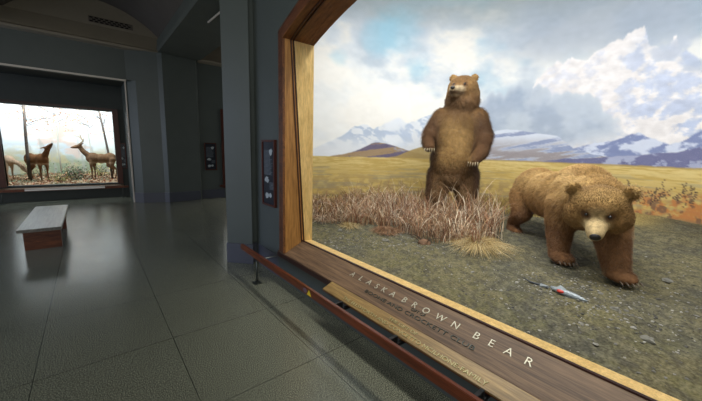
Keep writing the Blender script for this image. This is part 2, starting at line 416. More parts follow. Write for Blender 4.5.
def text_mesh(s, size, extr=.0022, thin=.006):
    c = bpy.data.curves.new('t', 'FONT'); c.body = s; c.size = size; c.extrude = extr; c.align_x = 'CENTER'; c.resolution_u = 3; c.offset = -size*thin
    o = bpy.data.objects.new('t', c); COL.objects.link(o); bpy.context.view_layer.update()
    dg = bpy.context.evaluated_depsgraph_get(); me = bpy.data.meshes.new_from_object(o.evaluated_get(dg))
    bpy.data.objects.remove(o); bpy.data.curves.remove(c); return me
def put_text(s, name, mat, size, org, upv, xv, parent, serif=0, sx=1.0, label=None, extr=.0022):
    me = text_mesh(s, size, extr); me.materials.clear(); me.materials.append(mat)
    upv = Vector(upv).normalized(); xv = Vector(xv).normalized(); n = xv.cross(upv)
    me.transform(Matrix((xv*sx, upv, n)).transposed().to_4x4()); me.transform(Matrix.Translation(Vector(org)+n*extr))
    me.name = name; o = bpy.data.objects.new(name, me); COL.objects.link(o); part(o, parent, label); return o
SLD = Vector((.245, 0, .116)); SL0 = Vector((1.712, 0, .354))
def spt(t, y): return SL0+SLD*t+Vector((0, y, 0))
# title, one raised letter at a time
title = [('A', 2.174), ('L', 2.055), ('A', 1.945), ('S', 1.845), ('K', 1.757), ('A', 1.655), ('B', 1.528), ('R', 1.425), ('O', 1.317), ('W', 1.190), ('N', 1.068), ('B', .913), ('E', .812), ('A', .706), ('R', .592)]
for ch, y in title:
    put_text(ch, 'title_letter', M['letter'], .078, spt(.52, y), SLD, (0, -1, 0), sill, label='raised pale metal letter')
put_text('GIFT OF', 'inscription', M['inscr'], .036, spt(.405, 1.36), SLD, (0, -1, 0), sill, label='small dark raised lettering')
put_text('BOONE AND CROCKETT CLUB', 'inscription', M['inscr'], .046, spt(.22, 1.39), SLD, (0, -1, 0), sill, sx=1.58, label='dark raised lettering under the title')
pq = thing('name_plaque', 'long tilted yellow-oak plaque fixed below the lettered sill', 'plaque', (1.65, 1.33, .30))
PL0 = Vector((1.598, 0, .306)); PLD = Vector((.11, 0, .044))
part(MB().exty([(1.598, .306), (1.708, .350), (1.708, .334), (1.700, .326), (1.604, .292), (1.598, .296)], .36, 2.30).build('board', M['plaque'], .001), pq)
part(MB().exty([(1.598, .2955), (1.608, .2925), (1.700, .3255), (1.700, .3205), (1.606, .286), (1.598, .288)], .362, 2.298).build('lower_edge', M['rail']), pq, 'thin red-brown lower edge')
def ppt(t, y): return PL0+PLD*t+Vector((0, y, 0))
put_text('THE GIFT OF', 'inscription', M['inscr2'], .038, ppt(.60, 1.38), PLD, (0, -1, 0), pq, sx=1.25)
put_text('THE ELLSWORTH AND CONCETTO MCILHONE-FAMILY', 'inscription', M['inscr2'], .044, ppt(.17, 1.365), PLD, (0, -1, 0), pq, sx=1.19)

# ------------------------------------------------------------------ guard rail
def guard_rail():
    g = thing('guard_rail', 'low red-brown wooden guard rail in front of the bear window', 'railing', (1.43, 1.4, 0))
    part(MB().box((1.412, -1.6, .302), (1.444, 3.89, .372)).build('rail', M['rail'], .004), g)
    for y in (3.43, -1.2):
        p = part(MB().tube([(1.432, y, .012), (1.432, y, .303)], .010, 10).build('post', M['iron'], smooth=True), g)
        part(MB().box((1.385, y-.05, 0), (1.48, y+.05, .008)).box((1.405, y-.028, .008), (1.459, y+.028, .02)).build('base_plate', M['iron'], .003), p)
        part(MB().tube([(1.440, y, .285), (1.716, y, .285)], .007, 8).build('wall_bar', M['steel'], smooth=True), g, 'thin steel bar tying the post to the wall')
    for y in (1.95, 1.33, .70, .05):
        part(MB().box((1.444, y-.012, .305), (1.54, y+.012, .335)).box((1.53, y-.012, .25), (1.56, y+.012, .335)).box((1.53, y-.012, .25), (1.716, y+.012, .275)).build('wall_bracket', M['black'], .002), g)
    v = [(1.4115, 2.31-.03*math.cos(a), .337+.022*math.sin(a)) for a in [2*PI*i/20 for i in range(20)]]
    part(mesh_obj('round_sticker', v+[(x+.0008, y, z) for x, y, z in v], [tuple(range(20)), tuple(range(20, 40))[::-1]]+[(i, (i+1) % 20, (i+1) % 20+20, i+20) for i in range(20)], M['purple']), g, 'round mauve sticker')
    t = [(2.275, .312), (2.205, .312), (2.24, .366)]
    part(MB().add([(1.4105, y, z) for y, z in t]+[(1.4125, y, z) for y, z in t], [(0, 1, 2), (5, 4, 3), (0, 3, 4, 1), (1, 4, 5, 2), (2, 5, 3, 0)]).build('warning_sticker', M['yellow']), g, 'yellow warning triangle')
guard_rail()

# ------------------------------------------------------------------ information panels
def info_panel(x0, y0, z0, w, h, ax, label, scale=1):
    """ax: direction the panel's width runs; outward is to the left-hand of it."""
    ax = Vector(ax).normalized(); n = Vector((ax.y, -ax.x, 0)); up_ = Vector((0, 0, 1)); O = Vector((x0, y0, z0))
    t = thing('info_panel', label, 'sign', O)
    def bx(m, a0, a1, b0, b1, d0, d1):
        vs = [O+ax*a+up_*b+n*d for d in (d0, d1) for a, b in ((a0, b0), (a1, b0), (a1, b1), (a0, b1))]
        m.add(vs, [(0, 3, 2, 1), (4, 5, 6, 7), (0, 1, 5, 4), (1, 2, 6, 5), (2, 3, 7, 6), (3, 0, 4, 7)])
    m = MB(); e = .025
    bx(m, 0, e, 0, h, 0, .035); bx(m, w-e, w, 0, h, 0, .035); bx(m, e, w-e, 0, e, 0, .035); bx(m, e, w-e, h-e, h, 0, .035)
    part(m.build('frame', M['signframe']), t)
    m = MB(); bx(m, e, w-e, e, h-e, 0, .022); bd = part(m.build('print', M['panelpic']), t)
    m = MB(); r = random.Random(3)
    z = h*.84
    while z > h*.46:
        l = w*(.46+.2*r.random()); bx(m, w*.15, w*.15+l, z, z+h*.008, .022, .0235); z -= h*.019
    part(m.build('text_lines', M['ink2']), bd)
    def blob(cx, cz, rx, rz, seed):
        m = MB(); rr = random.Random(seed); k = 14
        pts_ = [O+ax*(cx+rx*math.cos(2*PI*i/k)*(1+.3*rr.uniform(-1, 1)))+up_*(cz+rz*math.sin(2*PI*i/k)*(1+.3*rr.uniform(-1, 1)))+n*.0238 for i in range(k)]
        m.add(pts_+[q+n*.001 for q in pts_], [tuple(range(k, 2*k)), tuple(range(k))[::-1]]+[(i, (i+1) % k, (i+1) % k+k, i+k) for i in range(k)])
        part(m.build('picture', M['ink']), bd)
    blob(w*.68, h*.82, w*.13, h*.05, 1); blob(w*.36, h*.40, w*.15, h*.05, 2); blob(w*.62, h*.17, w*.12, h*.035, 4); blob(w*.36, h*.15, w*.13, h*.05, 5)
    m = MB(); z = h*.36
    while z > h*.24: bx(m, w*.55, w*.86, z, z+h*.008, .022, .0235); z -= h*.02
    part(m.build('caption_lines', M['ink2']), bd)
info_panel(XW, 3.85, .875, .36, .82, (0, -1, 0), 'tall narrow information panel beside the bear window')
info_panel(2.69, 10.215, .87, .34, .82, (1, 0, 0), 'information panel on the far pier beside the narrow side window')
info_panel(.70, DY, .85, .17, .75, (1, 0, 0), 'information panel in the alcove at the right of the deer window')

# ------------------------------------------------------------------ bench
b = thing('bench', 'low wooden bench with a worn grey seat standing alone on the hall floor', 'bench', (-.615, 7.1, 0))
part(MB().box((-.85, 6.08, .337), (-.39, 8.2, .382)).build('seat', M['seat'], .004), b)
for y in (6.43, 7.75): part(MB().box((-.835, y, 0), (-.425, y+.05, .337)).build('end_panel', M['bench'], .003), b)
part(MB().box((-.66, 6.48, .22), (-.61, 7.75, .337)).build('stretcher', M['bench'], .003), b)

# ------------------------------------------------------------------ bear display: backdrop
EX, EY, ERX, ERY = 2.4, YC, 4.8, 4.2
def bpt(adeg, off=0.0): a = math.radians(adeg); return EX+(ERX-off)*math.cos(a), EY+(ERY-off)*math.sin(a)
def paint_bear_backdrop():
    A0, A1, Z0, Z1 = -93, 93, .35, 5.3
    na, nz = 700, 360
    a = np.linspace(A0, A1, na); z = Z0+(Z1-Z0)*np.linspace(0, 1, nz)**1.15
    A, Z = np.meshgrid(a, z, indexing='ij')
    U = A*.08                   # roughly metres along the wall
    C = lambda *c: np.array(c, float)
    def mix(c, col, m): return c*(1-m[..., None])+np.asarray(col)*m[..., None]
    n1 = fbm(U*1.0+5, Z*1.6, 1, 6); n2 = fbm(U*2.4, Z*3+9, 2, 5); n3 = fbm(U*9, Z*14, 3, 4); n4 = fbm(U*.55+2, Z*.8+4, 8, 4)
    c = np.ones(A.shape+(3,))*C(206, 214, 224)
    c = mix(c, C(238, 242, 246), sst(3.3, 1.6, Z)*.9)
    c = mix(c, C(160, 172, 186), sst(3.6, 4.8, Z)*.7)
    c = mix(c, C(238, 234, 228), sst(.42, .62, n1)*.85)
    c = mix(c, C(176, 190, 206), sst(.46, .30, n1)*sst(2.2, 3.2, Z)*.7)
    c = mix(c, C(150, 190, 214), sst(.53, .64, n4)*sst(2.6, 3.2, Z)*.55)
    c = mix(c, C(160, 172, 190), sst(3.0, 3.7, Z+(n1-.5)*.6)*sst(34, 18, A)*.8)
    c = mix(c, C(158, 168, 172), sst(3.9, 4.6, Z+(n4-.5)*.8)*.6)  # greyer top: falloff of the case light put into the painting
    for (ba, bz, br) in ((71, 3.36, .22), (73.8, 3.2, .14), (55, 4.0, .4), (60, 3.9, .3), (50, 3.3, .25)):
        d = np.hypot((U-ba*.08), (Z-bz))+(n2-.5)*.3
        c = mix(c, C(146, 196, 220), sst(br*1.3, br*.1, d+(n1-.5)*.8)*.45)
    # left bright cloud bank
    c = mix(c, C(248, 248, 246), sst(.38, .60, n1+.22*sst(50, 75, A))*sst(3.9, 3.0, Z)*.6)
    def ridge(pts, amp, seed, freq=6):
        pts = sorted(pts); r = np.interp(a, [p[0] for p in pts], [p[1] for p in pts])
        r = r+(fbm(a*.08*freq, a*0+seed*3.1, seed, 5, .6)-.5)*amp; return r[:, None]
    # great white peak
    pk = ridge([(24, 2.2), (20.4, 2.75), (19.1, 3.15), (16.3, 3.36), (12.7, 3.43), (9, 3.36), (6.9, 3.50), (3.0, 3.66), (-.8, 3.78), (-2.3, 3.50), (-5.2, 3.30), (-6.4, 3.52), (-7.6, 3.30), (-10.9, 3.10), (-30, 2.8), (-93, 2.4)], .22, 21, 10)
    m = sst(0, .05, pk-Z)*sst(24, 20, A)
    sh = fbm(U*3.5+Z*2.4, Z*4-U*1.5, 31, 5, .6)
    pkc = mix(np.ones(A.shape+(3,))*C(230, 227, 230), C(186, 198, 224), sst(.44, .64, sh)*sst(8, -4, A)*.8)
    pkc = mix(pkc, C(190, 200, 226), sst(.45, .65, sh)*.35)
    pkc = mix(pkc, C(158, 174, 208), sst(.04, .14, sh-.42)*sst(2.6, 1.9, Z)*sst(2, -8, A)*.5)
    pkc = pkc+(fbm(U*9+Z*5, Z*12-U*3, 37, 4)-.5)[..., None]*34
    c = c*(1-m[..., None])+pkc*m[..., None]
    # haze where its upper right fades in the sky
    m2 = sst(.5, .1, np.abs(Z-(3.2+.02*(A+6))))*sst(.46, .6, n2)*sst(4, -6, A)
    c = mix(c, C(176, 188, 210), m2*.7)
    # grey cloud mass
    cl = [(36, 2.66), (32.6, 2.78), (27.8, 2.95), (23.1, 3.08), (18.3, 2.98), (13.5, 2.78), (9.3, 2.82), (5.0, 2.60), (2.7, 2.36), (.5, 2.2), (-1, 2.0)]
    cr = np.interp(a, [p[0] for p in sorted(cl)], [p[1] for p in sorted(cl)])[:, None]+.10*np.abs(np.sin(a*.55+1))[:, None]+.05*np.abs(np.sin(a*1.4+.5))[:, None]-.09+(n2-.5)*.25
    m = sst(0, .09, cr-Z)*sst(-1, 3.5, A+(n2-.5)*7)*sst(40, 30, A)*sst(1.7, 2.1, Z+.015*(A-5))
    cc = mix(np.ones(A.shape+(3,))*C(160, 174, 196), C(198, 208, 220), sst(.38, .66, n2)*.6); cc = mix(cc, C(204, 212, 222), sst(.25, .02, cr-Z)*.6)
    c = c*(1-m[..., None]*.9)+cc*m[..., None]*.9
    # pale snow range on the left
    lr = ridge([(93, 1.5), (77, 1.62), (70.8, 1.84), (66, 2.12), (63.4, 2.17), (61, 2.08), (59, 2.14), (54.4, 2.36), (52, 2.24), (50, 2.28), (47.8, 2.36), (44.9, 2.46), (40, 2.4), (37, 2.2), (34.5, 2.0), (30, 1.8)], .08, 51, 9)
    m = sst(0, .03, lr-Z)*sst(30, 36, A)
    s2 = fbm(U*5-Z*3, Z*7, 61, 5, .6)
    lc = mix(np.ones(A.shape+(3,))*C(226, 232, 242), C(150, 172, 206), sst(.52, .62, s2)*sst(0, .4, Z-1.6)*.6)
    c = c*(1-m[..., None]*.92)+lc*m[..., None]*.92
    # far blue range on the right
    rr = ridge([(14, 1.55), (11.8, 1.63), (9.2, 1.78), (6.1, 1.84), (1.0, 1.94), (-3, 2.04), (-5.3, 1.98), (-8.7, 1.84), (-11.2, 1.93), (-13.1, 2.06), (-20, 2.1), (-93, 1.9)], .07, 71, 10)
    m = sst(0, .025, rr-Z)*sst(14, 12, A)
    s3 = fbm(U*4+Z*3, Z*6-U, 81, 5, .6)
    rc = mix(np.ones(A.shape+(3,))*C(206, 214, 234), C(122, 134, 176), sst(.44, .60, s3)*.9)
    c = c*(1-m[..., None])+rc*m[..., None]
    # brown and white hill behind the bears
    hr = ridge([(47, 1.5), (42, 1.9), (38, 2.05), (34.5, 2.03), (29.8, 2.08), (25.1, 2.14), (18.2, 2.07), (13.1, 2.02), (10.4, 1.86), (9.1, 1.76), (4.4, 1.66), (-.6, 1.58), (-8, 1.5)], .05, 91, 8)
    m = sst(0, .02, hr-Z)*sst(-8, -4, A)*sst(47, 44, A)
    s4 = fbm(U*2.2+Z*7.5, Z*13+U*1.5, 95, 5, .6)
    hc = mix(np.ones(A.shape+(3,))*C(212, 220, 236), C(132, 144, 180), sst(.44, .62, s4)*.8)
    hc = mix(hc, C(134, 122, 122), sst(.44, .60, 1-s4)*sst(2.05, 1.6, Z)*.7)
    c = c*(1-m[..., None])+hc*m[..., None]
    # low violet band on the right
    br = ridge([(16, 1.50), (11.7, 1.56), (3.3, 1.62), (-4, 1.68), (-10, 1.74), (-13.6, 1.82), (-40, 1.8), (-93, 1.7)], .05, 101, 7)
    m = sst(0, .02, br-Z)*sst(18, 12, A)
    c = mix(c, C(108, 110, 148), m*.9); c = mix(c, C(190, 198, 222), m*sst(.54, .62, s3)*.7)
    # dark hill on the left
    dl = ridge([(93, 1.40), (77, 1.43), (75.2, 1.45), (68.5, 1.52), (64.5, 1.64), (61.3, 1.77), (59.1, 1.80), (54.8, 1.72), (50.6, 1.62), (45.5, 1.56), (42, 1.5)], .05, 111, 7)
    m = sst(0, .02, dl-Z)*sst(42, 45, A)
    dc = mix(np.ones(A.shape+(3,))*C(112, 104, 128), C(176, 150, 110), sst(.48, .58, s4)*.8)
    dc = mix(dc, C(170, 178, 205), sst(.56, .62, s3)*.6)
    c = c*(1-m[..., None])+dc*m[..., None]
    ol = ridge([(58, 1.46), (54, 1.52), (50, 1.66), (46, 1.76), (42, 1.80), (36, 1.7), (32, 1.5)], .03, 113, 7)
    c = mix(c, C(176, 152, 98), sst(0, .02, ol-Z)*sst(60, 55, A)*.9)
    # tundra plain
    hz = 1.475+.0*a[:, None]
    m = sst(0, .02, hz+(fbm(a*.5, a*0, 7, 3)[:, None]-.5)*.02-Z)
    st = fbm(U*3, Z*40, 121, 5, .65)
    pc = mix(np.ones(A.shape+(3,))*C(206, 182, 118), C(194, 168, 102), sst(.38, .66, st))
    pc = mix(pc, C(220, 200, 140), sst(.4, .66, 1-st)*sst(1.15, 1.42, Z)*.8)
    pc = mix(pc, C(164, 142, 100), sst(1.3, .85, Z)*sst(.35, .65, n3)*.8)
    pc = mix(pc, C(126, 132, 140), sst(.60, .66, fbm(U*1.5, Z*22+3, 131, 3))*sst(1.38, 1.25, Z)*.25)
    sr = fbm(U*11, Z*13, 141, 4, .6)
    shm = sst(1.18, 1.0, Z+(n2-.5)*.25)*sst(14, 4, A)
    pc = mix(pc, C(190, 122, 76), shm*sst(.36, .62, sr)*.8)
    pc = mix(pc, C(112, 88, 76), shm*sst(.56, .64, fbm(U*14, Z*10, 151, 4))*.7)
    pc = mix(pc, C(132, 118, 92), sst(.72, .62, Z)*.9)
    c = c*(1-m[..., None])+pc*m[..., None]
    # bare painted twigs among the shrubs
    rg = random.Random(5)
    for k in range(26):
        x0 = rg.uniform(-14, 3)*.08; z0 = rg.uniform(.78, .98); ang = rg.uniform(.9, 2.2)
        for s_ in range(9):
            x1 = x0+math.cos(ang)*.035; z1 = z0+math.sin(ang)*.035; ang += rg.uniform(-.5, .5)
            ia = ((x1/.08)-A0)/(A1-A0)*(na-1); iz = ((z1-Z0)/(Z1-Z0))**(1/1.15)*(nz-1); ia = int(ia); iz = int(iz)
            c[ia:ia+1, iz:iz+2] = c[ia:ia+1, iz:iz+2]*.45+C(70, 58, 60)*.55; x0, z0 = x1, z1
    c = np.clip(c+(n3-.5)[..., None]*10, 0, 250)
    ar = np.radians(A); X = EX+ERX*np.cos(ar); Y = EY+ERY*np.sin(ar)
    V = np.stack([X, Y, Z], -1).reshape(-1, 3)
    i = np.arange(na-1)[:, None]*nz+np.arange(nz-1)[None, :]
    Fs = np.stack([i, i+1, i+1+nz, i+nz], -1).reshape(-1, 4)
    t = NT('painted_canvas'); at = t.n('ShaderNodeVertexColor'); at.layer_name = 'Col'
    o = mesh_obj('painted_backdrop', V, Fs, t.fin(at.outputs[0], .95, 0, .05), linA(c).reshape(-1, 3), True)
    md = o.modifiers.new('thickness', 'SOLIDIFY'); md.thickness = .02; md.offset = -1
    return single(o, 'curved painted backdrop of snowy mountains, clouds and golden tundra behind the bears', 'backdrop', (EX+ERX, EY, .35))
paint_bear_backdrop()
struct(MB().box((2.075, -3.1, 5.3), (7.5, 5.75, 5.36)).build('ceiling_bear_case', M['dark_wall']))
struct(MB().box((XW, -4, 0), (7.5, -3.1, 5.36)).build('wall_case_end', M['dark_wall']))

# ground
def gz(x, y):
    d = np.hypot(np.asarray(x, float)-2.1, np.asarray(y, float)-YC); s = np.clip((d-1)/4.2, 0, 1.2)
    return .448+.22*s*s
def gzb(x, y):
    x = np.asarray(x, float); y = np.asarray(y, float)
    b = (fbm(x*1.3+7, y*1.3+3, 5, 4)-.5)*.09+(fbm(x*6+7, y*6+3, 15, 4)-.5)*.055
    m = sst(2.1, 2.7, x); return gz(x, y)+b*(.3+.7*m)
def ground():
    xs = np.arange(2.085, 7.35, .03); ys = np.arange(-3.05, 5.65, .03)
    X, Y = np.meshgrid(xs, ys, indexing='ij'); Z = gzb(X, Y)
    nx, ny = len(xs), len(ys)
    inside = ((X-EX)/(ERX+.12))**2+((Y-EY)/(ERY+.12))**2 < 1
    i = np.arange(nx-1)[:, None]*ny+np.arange(ny-1)[None, :]
    ok = inside[:-1, :-1] & inside[1:, :-1] & inside[1:, 1:] & inside[:-1, 1:]
    Fs = np.stack([i, i+ny, i+ny+1, i+1], -1)[ok]
    n1 = fbm(X*1.8, Y*1.8, 201, 5); n2 = fbm(X*7, Y*7, 202, 4); n3 = fbm(X*25, Y*25, 203, 3)
    c = np.ones(X.shape+(3,))*np.array([112, 106, 82.])
    def mix(c, col, m): return c*(1-m[..., None])+np.array(col, float)*m[..., None]
    c = mix(c, (96, 96, 86), sst(.42, .68, n1)*.55); c = mix(c, (124, 116, 84), sst(.58, .34, n1)*.5)
    c = mix(c, (116, 112, 72), sst(.52, .62, n2)*.35*sst(3.4, 2.4, X)); c = mix(c, (82, 80, 74), sst(.45, .7, n3)*.6); c = mix(c, (142, 136, 116), sst(.5, .3, n3)*.35)
    dd = ((X-EX)/ERX)**2+((Y-EY)/ERY)**2
    c = mix(c, (176, 156, 100), sst(.62, .8, dd)*sst(.3, 1.0, Y))
    V = np.stack([X, Y, Z], -1).reshape(-1, 3)
    o = mesh_obj('diorama_ground', V, Fs, vcol('gravelly_earth', .95, 55, .5, .9, .1, 45), linA(c).reshape(-1, 3), True)
    return struct(o, 'grey-brown gravelly earth inside the bear display')
ground()

# blades of grass
def blades(name, P, H, lean, width, cols, mat, segs=3, droop=.5):
    """P (n,3) roots, H heights, lean (n,2) horizontal reach in metres."""
    n = len(P); L = segs+1; V = np.zeros((n, L*2-1, 3)); ang = rng.uniform(0, PI, n)
    side = np.stack([np.cos(ang), np.sin(ang), np.zeros(n)], -1)*width[:, None]/2
    for k in range(L):
        t = k/segs
        c = P.copy(); c[:, 2] += H*(t-droop*.55*t**3); c[:, :2] += lean*(t**2)
        if k < segs:
            w = side*(1-t*.75); V[:, 2*k] = c-w; V[:, 2*k+1] = c+w
        else: V[:, 2*k] = c
    m = L*2-1; Fs = []
    base = (np.arange(n)*m)[:, None]
    for k in range(segs-1):
        Fs += (base+np.array([[2*k, 2*k+1, 2*k+3, 2*k+2]])).tolist()
    Fs += (base+np.array([[2*(segs-1), 2*(segs-1)+1, 2*segs]])).tolist()
    C_ = np.repeat(cols, m, axis=0)
    return mesh_obj(name, V.reshape(-1, 3), Fs, mat, C_)
M['grass'] = vcol('dry_grass_blades', .8, 30, .2, 0, .15)
PAL = linA([(206, 180, 150), (172, 128, 100), (224, 208, 184), (140, 98, 74), (192, 156, 120), (118, 96, 76)])
def thicket():
    poly = [(2.72, 4.7), (2.85, 3.95), (2.98, 3.6), (3.36, 3.1), (3.32, 2.45), (3.5, 1.98), (3.9, 1.78), (4.55, 2.02), (4.75, 2.35), (4.45, 2.62), (4.5, 3.2), (4.5, 3.9), (4.1, 4.9)]
    def inside(x, y):
        c = False; j = len(poly)-1
        for i in range(len(poly)):
            (xi, yi), (xj, yj) = poly[i], poly[j]
            if (yi > y) != (yj > y) and x < (xj-xi)*(y-yi)/(yj-yi)+xi: c = not c
            j = i
        return c
    pts = []
    while len(pts) < 470:
        x = rng.uniform(2.7, 4.8); y = rng.uniform(1.7, 4.9)
        if not inside(x, y) or ((x-EX)/ERX)**2+((y-EY)/ERY)**2 > .93: continue
        pts.append((x, y))
    pts = np.array(pts)
    rp = np.repeat(pts, 13, axis=0); n = len(rp); tall = np.repeat(rng.uniform(.55, 1.15, len(pts)), 13)
    rp = rp+rng.normal(0, .03, rp.shape); z = gzb(rp[:, 0], rp[:, 1])
    H = rng.uniform(.28, .56, n)*tall*(1+.75*sst(3.4, 4.3, rp[:, 0]))*(1-.25*sst(3.4, 4.4, rp[:, 1]))
    a = rng.uniform(0, 2*PI, n); r = rng.uniform(.06, .42, n)*tall; lean = np.stack([np.cos(a)*r, np.sin(a)*r], -1)
    o = blades('dry_grass', np.column_stack([rp, z-.01]), H, lean, rng.uniform(.006, .014, n), PAL[rng.integers(0, 6, n)], M['grass'], 6, rng.uniform(.3, 1.45, n))
    single(o, 'thick belt of dry tan grass in front of the standing bear', 'grass', kind='stuff')
    # short meadow behind
    n = 9000; x = rng.uniform(3.0, 6.8, n*3); y = rng.uniform(.6, 5.2, n*3)
    d = ((x-EX)/ERX)**2+((y-EY)/ERY)**2; k = (d < .96) & (d > .55) & (y > .25*x-.2); x = x[k][:n]; y = y[k][:n]; n = len(x)
    a = rng.uniform(0, 2*PI, n); r = rng.uniform(.01, .06, n)
    o = blades('meadow_grass', np.column_stack([x, y, gzb(x, y)-.01]), rng.uniform(.05, .2, n), np.stack([np.cos(a)*r, np.sin(a)*r], -1), rng.uniform(.008, .016, n),
               linA([(200, 178, 110), (180, 150, 92), (158, 140, 92)])[rng.integers(0, 3, n)], M['grass'], 3, .4)
    single(o, 'short golden meadow grass reaching back to the painted plain', 'grass', kind='stuff')
thicket()
def tussock(name, x, y, n, h, reach, pal, label, w=(.005, .010), bias=(0, 0), cat='grass tussock', rad=.08):
    a = rng.uniform(0, 2*PI, n); rr = np.sqrt(rng.random(n))*rad
    px = x+np.cos(a)*rr; py = y+np.sin(a)*rr; r = rng.uniform(.35, 1, n)*reach
    lean = np.stack([np.cos(a)*r+bias[0], np.sin(a)*r+bias[1]], -1)
    z = gzb(px, py)-.01; H = rng.uniform(.5, 1, n)*h*(1.1-.6*r/reach)
    o = blades(name, np.column_stack([px, py, z]), H, lean, rng.uniform(w[0], w[1], n), pal[rng.integers(0, len(pal), n)], M['grass'], 5, 1.45)
    return single(o, label, cat, (x, y, float(gzb(x, y))-.01))
STRAW = linA([(206, 184, 132), (190, 162, 108), (164, 136, 92), (216, 200, 160)])
tussock('grass_tussock', 3.66, 1.90, 900, .36, .42, STRAW, 'large drooping straw-coloured tussock left of the walking bear', bias=(-.10, -.08), rad=.14)
tussock('grass_tussock', 2.88, 3.48, 420, .22, .22, STRAW*.9, 'small pale root tussock near the left end of the bear window', rad=.06)
tussock('grass_tussock', 3.16, 2.98, 700, .17, .17, linA([(156, 116, 88), (134, 100, 76), (172, 140, 108)]), 'low rusty-brown mound of fine grass behind the gravel', rad=.16)
tussock('grass_tussock', 2.75, 4.00, 420, .34, .30, PAL, 'tall tan tussock against the left jamb of the bear window', rad=.10)

def twigs(name, x, y, n, h, label, cat='dead shrub'):
    mb = MB(); r = random.Random(int(x*100)); z = float(gzb(x, y))
    for i in range(n):
        p = Vector((x+r.uniform(-.06, .06), y+r.uniform(-.1, .1), z-.01)); d = Vector((r.uniform(-.7, .7), r.uniform(-.7, .7), 1)).normalized()
        pts_ = [p.copy()]
        for k in range(7):
            d = (d+Vector((r.uniform(-.45, .45), r.uniform(-.45, .45), r.uniform(-.35, .1)))).normalized(); p = p+d*h/6; p.z = max(p.z, z+.005); pts_.append(p.copy())
        mb.tube(pts_, [.006-.0006*k for k in range(8)], 5)
    return single(mb.build(name, M['bark'], smooth=True), label, cat, (x, y, z))
M['bark'] = plain('grey_brown_twig', (92, 76, 64), .8, 0, .2)
twigs('dead_shrub', 3.25, 2.42, 12, .26, 'tangle of dark bare twigs in front of the grass belt, left of the straw tussock')
twigs('dead_shrub', 2.86, 3.52, 7, .20, 'dark bare twigs looping over the small pale tussock')

def rock(name, x, y, s, label=None, mat=None, group=None, seed=0, sq=.6, cat='stone'):
    bm = bmesh.new(); bmesh.ops.create_icosphere(bm, subdivisions=3, radius=1)
    for v in bm.verts:
        k = 1+.35*(mnoise.noise(v.co*1.4+Vector((seed*7.1, 0, 0))))+.12*mnoise.noise(v.co*4+Vector((0, seed*3, 0)))
        v.co = Vector((v.co.x*k*s, v.co.y*k*s*.75, v.co.z*k*s*sq))
        if v.co.z < -.3*s*sq: v.co.z = -.3*s*sq
    me = bpy.data.meshes.new(name); bm.to_mesh(me); bm.free(); me.materials.append(mat or M['stone'])
    me.polygons.foreach_set('use_smooth', [False]*len(me.polygons))
    o = bpy.data.objects.new(name, me); COL.objects.link(o); o.location = (x, y, float(gzb(x, y))+.05*s); o.rotation_euler.z = seed*1.3
    o['label'] = label; o['category'] = cat
    if group: o['group'] = group
    return o
M['stone'] = plain('grey_stone', (126, 124, 116), .9, 0, .2, .25, 20)
M['stone2'] = plain('rusty_stone', (128, 100, 80), .9, 0, .2, .25, 20)
rock('stone', 2.681, .198, .040, 'lone grey stone lying nearest the glass below the walking bear', seed=1)
rock('stone', 3.19, 2.36, .075, 'brown stone against the foot of the grass belt', M['stone2'], seed=2, sq=.8)
rock('stone', 2.62, 3.38, .04, 'small grey stone among gravel at the left end of the bear display', seed=3)
rock('stone', 2.86, 2.72, .045, 'grey stone in the open gravel below the standing bear', seed=4)
rock('stone', 4.15, .25, .05, 'flat grey stone behind the walking bear, right of its forepaw', seed=5, sq=.4)
rock('stone', 3.0, .42, .035, 'small pale stone just right of the dead fish', seed=6)
def gravel():
    r = np.random.default_rng(4); V = []; Fs = []; Cc = []
    ico = bmesh.new(); bmesh.ops.create_icosphere(ico, subdivisions=1, radius=1)
    iv = np.array([v.co[:] for v in ico.verts]); fi = [[v.index for v in f.verts] for f in ico.faces]; ico.free()
    clusters = [(2.95, .62, .35, 350), (2.45, 3.1, .3, 260), (2.9, 2.75, .35, 300), (3.1, .3, .5, 200), (2.9, 1.6, .7, 350), (3.3, 2.4, .3, 160), (2.6, .9, .5, 120), (3.9, .0, .8, 350)]
    for cx, cy, sd, n in clusters:
        for _ in range(n):
            x, y = r.normal(cx, sd), r.normal(cy, sd)
            if x < 2.14 or x > 5: continue
            s = r.uniform(.004, .013)*(1.6 if r.random() < .08 else 1); k = r.uniform(.6, 1.3, (12, 1))
            p = iv*k*[s, s*r.uniform(.6, 1), s*.55]; ang = r.uniform(0, PI); c_, s_ = math.cos(ang), math.sin(ang)
            p = np.column_stack([p[:, 0]*c_-p[:, 1]*s_+x, p[:, 0]*s_+p[:, 1]*c_+y, p[:, 2]+float(gzb(x, y))+s*.2])
            b0 = len(V)*12; V.append(p); Fs += [[q+b0 for q in f] for f in fi]
            g_ = r.uniform(80, 172); Cc.append(np.tile([g_, g_*.98, g_*.93], (12, 1)))
    o = mesh_obj('gravel', np.concatenate(V), Fs, vcol('gravel_stones', .9, 40, .2), linA(np.concatenate(Cc)))
    single(o, 'loose grey gravel scattered over the earth of the bear display', 'gravel', (3, 1.5, .45), kind='stuff')
gravel()

